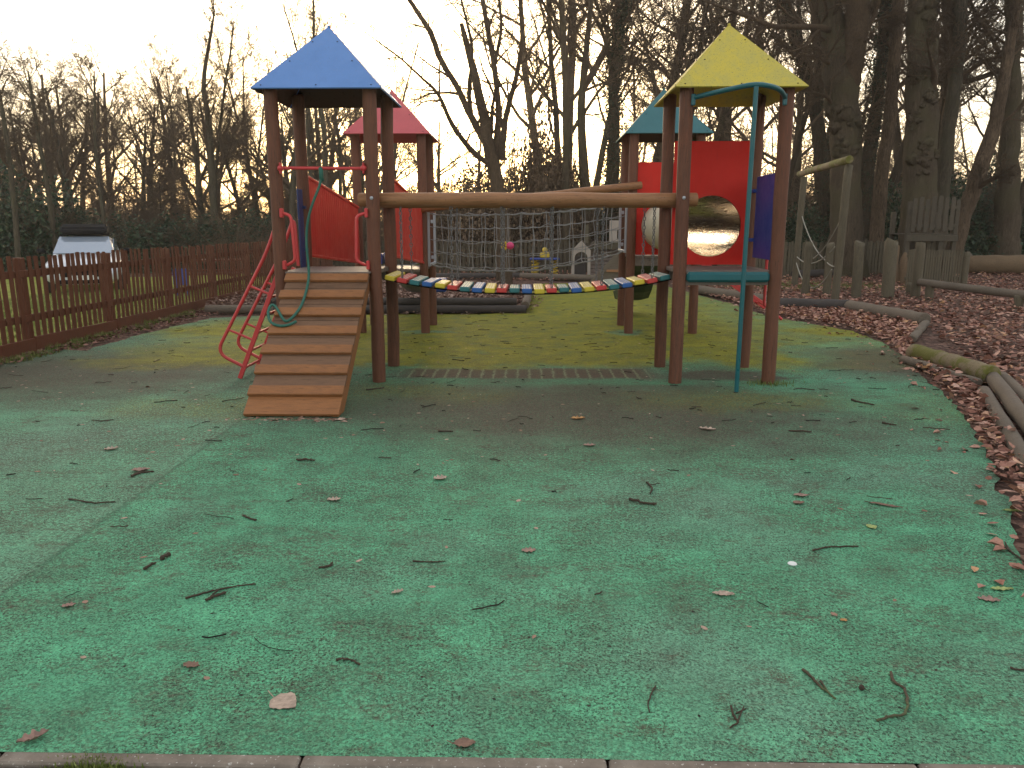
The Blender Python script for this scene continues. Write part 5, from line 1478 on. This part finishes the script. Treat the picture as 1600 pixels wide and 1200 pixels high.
# the far wood that closes the horizon: one mass of stems
def far_wood():
    rg = random.Random(99); wd = Wood()
    c = cfg(levels=4, seg=(6, 4, 3, 3), kids=(12, 7, 5), start=(.12, .15, .1), ratio=(.36, .5, .5), rmin=.016, angle=((30, 65), (30, 65), (30, 70)))
    for k in range(330):
        ang = rg.uniform(-.75, .75); D = rg.uniform(60, 92)
        x, y = D * math.sin(ang), D * math.cos(ang)
        h = rg.uniform(6, 11) * (1.25 if ang > .1 else .62)
        if rg.random() < .5: h *= .5
        grow(wd, rg, (x, y, float(zf(x, y)) - .3), unit((rg.gauss(0, .06), rg.gauss(0, .06), 1)), h, rg.uniform(.07, .17), 0, c, 0)
    o = wd.mb((0, 1)).build('distant_wood', M['twig_far'], kind='stuff')
    tag(o, 'far bare wood closing the horizon', 'wood')
far_wood()

# ------------------------------------------------------------------ leaves, chips, grass, twigs
def litter(xs, ys, size, rg, z=.012, mat='litter', name='leaf_litter', label='fallen brown leaves', thick=.03):
    n = len(xs); p = np.stack([xs, ys, zf(xs, ys) + .02 + z + np.abs(rg.normal(0, thick, n))], 1)
    yaw = rg.uniform(0, 2 * PI, n); s = size * rg.uniform(.6, 1.35, n); asp = rg.uniform(.38, .62, n); cu = rg.normal(.10, .16, n)
    tl = rg.normal(0, .30, (n, 2))
    prof = np.array([[-.5, 0, 0], [-.12, 1, 1], [.28, .8, .8], [.5, 0, .1], [.28, -.8, .8], [-.12, -1, 1], [0.05, 0, 0]])
    X = prof[None, :, 0] * s[:, None]; Yv = prof[None, :, 1] * (s * asp * .55)[:, None]; Z = prof[None, :, 2] * (s * cu)[:, None] + X * tl[:, :1] * .6 + Yv * tl[:, 1:]
    c, sn = np.cos(yaw)[:, None], np.sin(yaw)[:, None]
    V = np.stack([p[:, :1] + X * c - Yv * sn, p[:, 1:2] + X * sn + Yv * c, p[:, 2:] + Z + .004], 2)
    V[:, :, 2] = np.maximum(V[:, :, 2], (zf(V[:, :, 0], V[:, :, 1]) + .022))
    i = np.arange(n)[:, None] * 7
    F = np.concatenate([i + [[k, (k + 1) % 6, 6]] for k in range(6)])
    b = MB(); b.add(V.reshape(-1, 3), F)
    o = b.build(name, M[mat], kind='stuff'); tag(o, label, 'leaves')
    return o
rl = np.random.default_rng(17)
def rnd_px(n, poly):
    """Even spread over a ground polygon."""
    P = np.array(poly); x0, y0 = P.min(0); x1, y1 = P.max(0)
    x, y = rl.uniform(x0, x1, n), rl.uniform(y0, y1, n)
    ins = np.zeros(n, bool); j = len(P) - 1
    for i in range(len(P)):
        c = ((P[i, 1] > y) != (P[j, 1] > y)) & (x < (P[j, 0] - P[i, 0]) * (y - P[i, 1]) / (P[j, 1] - P[i, 1] + 1e-12) + P[i, 0])
        ins ^= c; j = i
    return x[ins], y[ins]
def depth_thin(x, y, near, k):
    keep = rl.random(len(x)) < np.minimum(1, (near / y) ** k)
    return x[keep], y[keep]
gp_ = lambda *px: [tuple(G(*p)[:2]) for p in px]
# beyond the right log edge
x_, y_ = rnd_px(100000, gp_((1500, 560), (1448, 512), (1330, 487), (1210, 478), (1090, 457), (1000, 430), (1000, 418), (1900, 418), (2100, 470), (2000, 700), (1700, 780), (1640, 720)))
x_, y_ = depth_thin(x_, y_, 9, 1.1)
k_ = (np.sin(x_ * 1.7 + np.sin(y_ * .9) * 2) * np.sin(y_ * 1.3 + x_ * .4) + rl.normal(0, .5, len(x_))) > -.45
litter(x_[k_], y_[k_], .080, rl, label='brown fallen leaves under the trees on the right')
x2, y2 = x_[~k_], y_[~k_]
litter(x2, y2, .085, rl, mat='litter_dark', label='damp dark leaves in the trodden hollows on the right', thick=.008)
# the drift between the surface and the logs
dr = gp_((1640, 960), (1596, 850), (1580, 790), (1556, 742), (1528, 688), (1508, 652), (1478, 613), (1446, 588), (1404, 552), (1380, 533), (1330, 514), (1252, 500), (1200, 491), (1150, 474), (1090, 459), (1210, 478), (1328, 488), (1440, 512), (1422, 545), (1520, 606), (1600, 720), (1680, 900))
x_, y_ = rnd_px(26000, dr)
litter(x_, y_, .072, rl, .02, label='pale pinkish leaves drifted along the log edging', thick=.03)
j_ = rl.integers(0, len(x_), 520); xs_, ys_ = x_[j_] - np.abs(rl.normal(.05, .24, 520)), y_[j_] + rl.normal(0, .12, 520)
litter(xs_, ys_, .062, rl, .0, label='loose leaves straying onto the edge of the green surface', thick=.004)
# behind and left
x_, y_ = rnd_px(9000, gp_((1000, 430), (1000, 418), (640, 418), (560, 430), (640, 437), (820, 438), (960, 440)))
litter(x_, y_, .09, rl, .01, label='brown leaves along the back of the play area', thick=.02)
pit = [(-5.7, YP + .1), (pb[0] - .02, YP + .1), (pb[0] + .06, YP + 3.6), (-1, 19.5), (-5.7, 20.5)]
x_, y_ = rnd_px(42000, pit)
x_, y_ = depth_thin(x_, y_, 13.5, 2)
litter(x_, y_, .075, rl, .06, 'chips', 'bark_chips', 'pinkish brown bark chips filling the pit behind the bridge', .05)
b = MB(); P_ = np.array(pit); b.add(np.column_stack([P_, np.full(len(P_), .055)]), [np.arange(5)[None, :]])
b.build('bark_bed', bpy.data.materials['leafy_earth'], kind='structure')
x_, y_ = rnd_px(2600, [(-5.9, 7.3), (-5.72, 7.3), (-5.3, 13), (-4.6, 13.7), (-5.9, 13.9)])
litter(x_, y_, .06, rl, .01, 'litter_dark', label='small dead leaves gathered at the foot of the fence', thick=.006)
x_, y_ = rnd_px(1400, gp_((560, 494), (830, 492), (850, 470), (832, 455), (822, 487), (560, 489)))
litter(x_, y_, .05, rl, .01, 'flecks', label='pale chips spilled over the log of the bark pit', thick=.006)

x_, y_ = -1.87 + rl.uniform(-.5, .5, 70), 5.93 - np.abs(rl.normal(0, .05, 70))
litter(x_, y_, .05, rl, -.016, 'flecks', label='scraps of leaf caught against the foot of the ramp', thick=.004)
def blades(x, y, h, rg, mat='grass'):
    n = len(x); z = zf(x, y) + .0; yaw = rg.uniform(0, 2 * PI, n); hh = h * rg.uniform(.5, 1.4, n); w = .006
    c, s = np.cos(yaw), np.sin(yaw); ln = rg.normal(0, .5, n) * hh
    A0 = np.stack([x - c * w, y - s * w, z], 1); B0 = np.stack([x + c * w, y + s * w, z], 1)
    T0 = np.stack([x - s * ln, y + c * ln, z + hh], 1)
    V = np.stack([A0, B0, T0], 1).reshape(-1, 3)
    b = MB(); b.add(V, np.arange(3 * n).reshape(-1, 3)); return b
x_, y_ = rl.uniform(-12, -6.1, 36000), rl.uniform(6, 20, 36000)
tag(blades(x_, y_, .06, rl).build('lawn_grass', M['grass'], kind='stuff'), 'short rough grass of the lawn beyond the fence', 'grass')
cl = rl.uniform(0, 1, (60, 2)) * (.25, 6.5) + (-5.93, 7.6)
i_ = rl.integers(0, 60, 3600); x_, y_ = (cl[i_] + rl.normal(0, .05, (3600, 2))).T
k_ = x_ > -5.95
tag(blades(x_[k_], y_[k_], .07, rl).build('weeds', M['grass'], kind='stuff'), 'weeds and grass tufts along the foot of the fence', 'weeds')
x_, y_ = (np.array([2.34, 7.38]) + rl.normal(0, 1, (260, 2)) * (.10, .06)).T
tag(blades(x_, y_ - .03, .055, rl).build('weeds', M['grass'], kind='stuff'), 'tuft of moss and grass at the foot of the yellow tower', 'weeds')
p0_ = G(150, 1192); x_, y_ = (p0_[:2] + rl.normal(0, 1, (900, 2)) * (.055, .018)).T
tag(blades(x_, y_, .022, rl).build('weeds', M['grass'], kind='stuff'), 'mossy tuft growing in a joint of the concrete edging', 'weeds')
x_, y_ = (G(1250, 445)[:2] + rl.normal(0, 1, (5000, 2)) * (1.2, .7)).T
tag(blades(x_, y_, .06, rl).build('weeds', M['grass'], kind='stuff'), 'patch of green under the rope frame', 'weeds')

# small twigs and leaf bits nobody could count
def twig_pts(x, y, yaw, L, bend, rg, z=.006):
    n = 5; t = np.linspace(-.5, .5, n); u = t * L; v = bend * L * (t * t * 4 - 1) + rg.normal(0, .02 * L, n)
    return np.stack([x + u * math.cos(yaw) - v * math.sin(yaw), y + u * math.sin(yaw) + v * math.cos(yaw), np.full(n, z) + np.abs(rg.normal(0, .003, n))], 1)
b = MB(); n_tw = 0
while n_tw < 520:
    x, y = rl.uniform(-5.5, 6.0), (2.3 + 13 * rl.random() ** 1.0)
    if not inside_rubber(np.array([x]), np.array([y]))[0]: continue
    if abs(x + 1.87) < .42 and 5.9 < y < 7.4: continue
    if y < 5.5 and rl.random() < .72: continue
    L = rl.uniform(.02, .09) if rl.random() < .75 else rl.uniform(.09, .20)
    b.tube(twig_pts(x, y, rl.normal(0, .7) if rl.random() < .6 else rl.uniform(0, PI), L, rl.normal(0, .10), rl), rl.uniform(.0014, .0042), 4); n_tw += 1
tag(b.build('twig_litter', M['debris'], kind='stuff'), 'small dark twigs scattered over the green surface', 'twigs')
x_, y_ = rl.uniform(-5.5, 5.5, 900), 2.1 + 12 * rl.random(900)
k_ = inside_rubber(x_, y_) & ((y_ > 4.5) | (rl.random(900) < .3)); x_, y_ = x_[k_], y_[k_]
litter(x_, y_, .034, rl, -.018, 'flecks', 'leaf_bits', 'pale scraps of leaf dotted over the green surface', .002)
x_, y_ = rl.uniform(-5.5, 5.5, 2200), 2.1 + 10 * rl.random(2200)
k_ = inside_rubber(x_, y_); x_, y_ = x_[k_], y_[k_]
litter(x_, y_, .013, rl, -.018, 'debris', 'bud_scales', 'tiny dark bud scales dotted over the green surface', .002)

# leaves and sticks one can point to
def one_leaf(px, py, L, W, yaw, mat, label, curl=.1, stem=.0, shape='oval', seed=0):
    q = np.random.default_rng(seed); p = G(px, py); m = 16
    t = np.linspace(0, 1, m)
    if shape == 'heart': w = np.where(t < .3, np.sqrt(np.clip(t / .3, 0, 1)) * .98 + .02, np.cos((t - .3) / .7 * PI / 2) ** .85)
    elif shape == 'long': w = np.sin(PI * t) ** .8
    elif shape == 'torn': w = np.sin(PI * t) ** .7 * (1 + .35 * np.sin(t * 23 + seed))
    else: w = np.sin(PI * t ** .85) ** .8
    rows = np.array([-1, -.55, 0, .55, 1])
    X = (t[:, None] - .5) * L + 0 * rows; Yv = w[:, None] * rows * W / 2 * (1 + q.normal(0, .04, (m, 5)))
    Z = curl * L * (rows[None] ** 2) * w[:, None] * .5 + curl * L * (2 * t[:, None] - 1) ** 2 * .4 + q.normal(0, .0015, (m, 5)) + .004
    Z += np.where(np.abs(rows) < .1, -.002, 0)
    Z = np.maximum(Z, .003)
    c, s = math.cos(yaw), math.sin(yaw)
    V = np.stack([X * c - Yv * s, X * s + Yv * c, Z], 2).reshape(-1, 3)
    i = (np.arange(m - 1)[:, None] * 5 + np.arange(4)[None]).ravel()
    b = MB(); b.add(V, np.stack([i, i + 1, i + 6, i + 5], 1), 0, True)
    if stem: 
        d = np.array([-c, -s, 0]); e = np.array([-L / 2 * c, -L / 2 * s, .004]); 
        b.tube([e, e + d * stem * .5 + (0, .004, .003), e + d * stem + (0, .012, .004)], .0016, 5)
    return b.build('fallen_leaf', M[mat], loc=(p[0], p[1], 0), label=label, cat='leaf', group='single leaves on the green surface')
LV = [(445, 1099, .098, .092, -.55, 'leaf_pale', 'big pale heart shaped leaf with its stalk at the front', .05, .035, 'heart'),
      (52, 1156, .085, .036, .75, 'leaf_pink', 'crumpled brown leaf at the front left corner', .30, .0, 'torn'),
      (726, 1163, .066, .042, .1, 'leaf_brown', 'dull purplish brown leaf close to the concrete edging', .12, .02, 'oval'),
      (299, 1041, .065, .036, -.2, 'leaf_brown', 'small dark red brown leaf above the crumpled one', .15, .0, 'torn'),
      (107, 948, .055, .03, .5, 'leaf_pink', 'small curled pink brown leaf at the left near the front', .2, .0, 'torn'),
      (621, 927, .055, .026, .6, 'leaf_pale', 'small pale curled leaf in the middle of the surface', .25, .0, 'torn'),
      (1130, 930, .095, .040, -.12, 'leaf_pale', 'long pale brown leaf right of the middle', .15, .0, 'long'),
      (1545, 938, .085, .045, -.25, 'leaf_pink', 'pinkish oak-like leaf at the right edge below the green leaf', .1, .0, 'torn'),
      (1362, 824, .055, .058, .2, 'leaf_green', 'round yellow green leaf on the right', .1, .0, 'oval'),
      (1565, 922, .10, .03, .02, 'leaf_green', 'narrow bright green leaf near the right edge', .1, .0, 'long'),
      (1583, 800, .11, .035, -.1, 'leaf_green', 'pale green leaf at the edge of the leaf drift', .15, .0, 'long'),
      (522, 782, .075, .05, .2, 'leaf_pale', 'cream coloured leaf in the middle left', .2, .0, 'torn'),
      (826, 861, .07, .05, .1, 'leaf_pink', 'small pink lobed leaf in the centre', .1, .0, 'torn'),
      (1252, 776, .09, .045, 0, 'leaf_pink', 'tan leaf touching a thin twig on the right', .2, .0, 'oval'),
      (1248, 787, .07, .05, .2, 'leaf_brown', 'brown leaf just below the tan one', .2, .0, 'oval'),
      (1380, 790, .19, .03, -.5, 'leaf_brown', 'long thin dull leaf right of the tan leaf', .05, .0, 'long'),
      (688, 749, .09, .07, .5, 'leaf_pale', 'pale leaf with raised edges beyond the centre', .25, .0, 'torn'),
      (921, 697, .09, .05, 0, 'leaf_pink', 'pink leaf in front of the bridge', .2, .0, 'torn'),
      (1105, 672, .13, .05, -.4, 'leaf_pale', 'pale leaf in front of the yellow tower', .2, .0, 'torn'),
      (174, 703, .09, .06, .6, 'leaf_pale', 'almost white leaf on the bluish left part', .25, .0, 'torn'),
      (220, 736, .11, .07, .3, 'leaf_pink', 'pale leaf lying over two crossed sticks', .2, .0, 'oval'),
      (903, 655, .12, .06, .2, 'leaf_orange', 'orange leaf on the brown stain before the bridge', .2, .0, 'torn'),
      (1318, 970, .03, .022, .2, 'leaf_orange', 'tiny orange red leaf scrap at the right', .1, .0, 'torn')]
for k, (x_, y_, L, W, yw, m_, lb, cu, stm, sh) in enumerate(LV): one_leaf(x_, y_, L, W, yw, m_, lb, cu, stm, sh, k)
b = MB(); p = G(1238, 881); b.tube([(0, 0, .001), (0, 0, .005)], [.021, .018], 16)
b.build('white_disc', M['white'], loc=(p[0], p[1], 0), label='small bright white disc lying on the green surface', cat='disc')

def stick(pts_px, r, label, mat='stick', side=(), seed=0, taper=.7):
    q = np.random.default_rng(seed); P = np.array([G(*p) for p in pts_px]); o = P.mean(0)
    P = smooth_line(P, 4) if len(P) > 2 else np.linspace(P[0], P[1], 6)
    P[:, 2] = r * .9 + np.abs(q.normal(0, r * .3, len(P))); P[1:-1, :2] += q.normal(0, r * .35, (len(P) - 2, 2))
    rr = np.linspace(r, r * taper, len(P)) * (1 + q.normal(0, .10, len(P)))
    b = MB(); b.tube(P - (o[0], o[1], 0), rr, 8, noise=.05, rng=q)
    for sp_ in side:
        S_ = np.array([G(*p) for p in sp_]); S_ = np.linspace(S_[0], S_[-1], 5); S_[:, 2] = r * .9; b.tube(S_ - (o[0], o[1], 0), np.linspace(r * .8, r * .5, 5), 7, noise=.06, rng=q)
    for kk in range(2):
        i = q.integers(1, len(P) - 1); b.sphere(P[i] - (o[0], o[1], 0), r * 1.12, 6, 4)
    b.build('stick', M[mat], loc=(o[0], o[1], 0), label=label, cat='stick', group='sticks on the green surface')
ST = [([(290, 936), (318, 928), (345, 922), (372, 917), (400, 914)], .0052, 'long thin dark stick with a fork at the left front', (((340, 924), (330, 932)),), 'stick'),
      ([(322, 940), (335, 934), (354, 928)], .0085, 'short thick stub lying below the long thin stick', (), 'stick'),
      ([(108, 781), (125, 784), (150, 787), (180, 785)], .006, 'thin gently curved twig on the far left', (), 'stick'),
      ([(224, 892), (232, 887), (243, 881)], .008, 'dark stubby twig left of the centre seam', (), 'stick'),
      ([(252, 876), (266, 870)], .013, 'brown knobbly fragment beside the dark stubby twig', (), 'stick'),
      ([(205, 745), (222, 740), (241, 738)], .008, 'upper of two crossed sticks on the left', (), 'stick'), ([(206, 746), (218, 739), (230, 735)], .008, 'lower of two crossed sticks on the left', (), 'stick'),
      ([(645, 878), (668, 879), (696, 878)], .005, 'straight thin twig near the middle', (), 'stick'),
      ([(525, 1033), (535, 1031), (550, 1033), (562, 1040)], .0052, 'brown bent stick behind the heart shaped leaf', (), 'stick'),
      ([(1024, 1073), (1017, 1085), (1013, 1100), (1015, 1114)], .0035, 'small curved twig standing upright in view near the front', (), 'stick'),
      ([(1142, 1105), (1148, 1122), (1153, 1130), (1140, 1139)], .0045, 'forked black twig near the front edge', (((1153, 1128), (1162, 1105)), ((1150, 1116), (1166, 1108))), 'stick'),
      ([(1254, 1048), (1270, 1062), (1286, 1078), (1305, 1094)], .0062, 'thick mossy stick lying slantwise at the front right', (((1282, 1066), (1297, 1088)),), 'stick_mossy'),
      ([(1392, 1052), (1398, 1068), (1412, 1078), (1418, 1098), (1413, 1118), (1392, 1121), (1370, 1128)], .0062, 'thick mossy stick bent like a hook at the front right', (), 'stick_mossy'),
      ([(1270, 862), (1290, 857), (1315, 855), (1341, 855)], .0055, 'thin arched twig below the round green leaf', (), 'stick'),
      ([(983, 782), (1000, 787), (1026, 790)], .010, 'thick short stick right of the centre', (), 'stick'),
      ([(1330, 626), (1345, 630), (1366, 634)], .010, 'dark stick on the right near the mossy log', (), 'stick'),
      ([(498, 888), (510, 887), (520, 880)], .006, 'crooked twig left of the centre', (((510, 887), (521, 884)),), 'stick'),
      ([(464, 720), (478, 720), (492, 721)], .010, 'stout short stick in front of the ramp', (), 'stick'),
      ([(380, 807), (388, 811), (401, 814)], .007, 'short twig on the middle left', (), 'stick'),
      ([(1562, 850), (1577, 862), (1600, 879)], .007, 'thin stick with buds at the right edge', (((1577, 862), (1570, 848)),), 'stick'),
      ([(1578, 1045), (1590, 1048), (1606, 1047)], .005, 'dark twig cut by the right border of the view', (), 'stick'),
      ([(1010, 755), (1018, 763), (1016, 772)], .007, 'small hooked twig beyond the thick short stick', (), 'stick'),
      ([(1378, 662), (1400, 666)], .009, 'thin dark twig close to the leaf drift', (), 'stick'),
      ([(572, 610), (600, 607)], .008, 'dark twig at the foot of the blue tower post', (), 'stick'),
      ([(685, 675), (708, 675)], .008, 'small dark twig on the dirt in front of the bridge', (), 'stick'),
      ([(1232, 674), (1268, 676)], .008, 'dark straight twig in front of the yellow tower', (), 'stick')]
for k, (pp, r_, lb, sd, m_) in enumerate(ST): stick(pp, r_ * .82, lb, m_, sd, k)
b = MB(); p = G(1346, 1078); b.sphere((0, 0, .009), .010, 9, 6); b.tube([(.006, 0, .008), (.014, -.012, .006)], .0018, 5)
b.build('acorn_cup', M['stick'], loc=(p[0], p[1], 0), label='little round acorn cup between the two thick sticks', cat='acorn cup')

# thin haze volume, added in place of lens glare over the far trees
hb = MB(); hb.box((0, 55, 14.3), (300, 190, 31.4), .01)
hz = bpy.data.materials.new('glare_haze'); hz.use_nodes = True; ht = hz.node_tree; ht.nodes.clear()
ho = ht.nodes.new('ShaderNodeOutputMaterial'); hv = ht.nodes.new('ShaderNodeVolumePrincipled')
hv.inputs['Color'].default_value = (1, .93, .84, 1); hv.inputs['Density'].default_value = .0010; hv.inputs['Anisotropy'].default_value = .55
ht.links.new(hv.outputs[0], ho.inputs['Volume'])
hb.build('haze', hz, kind='stuff')
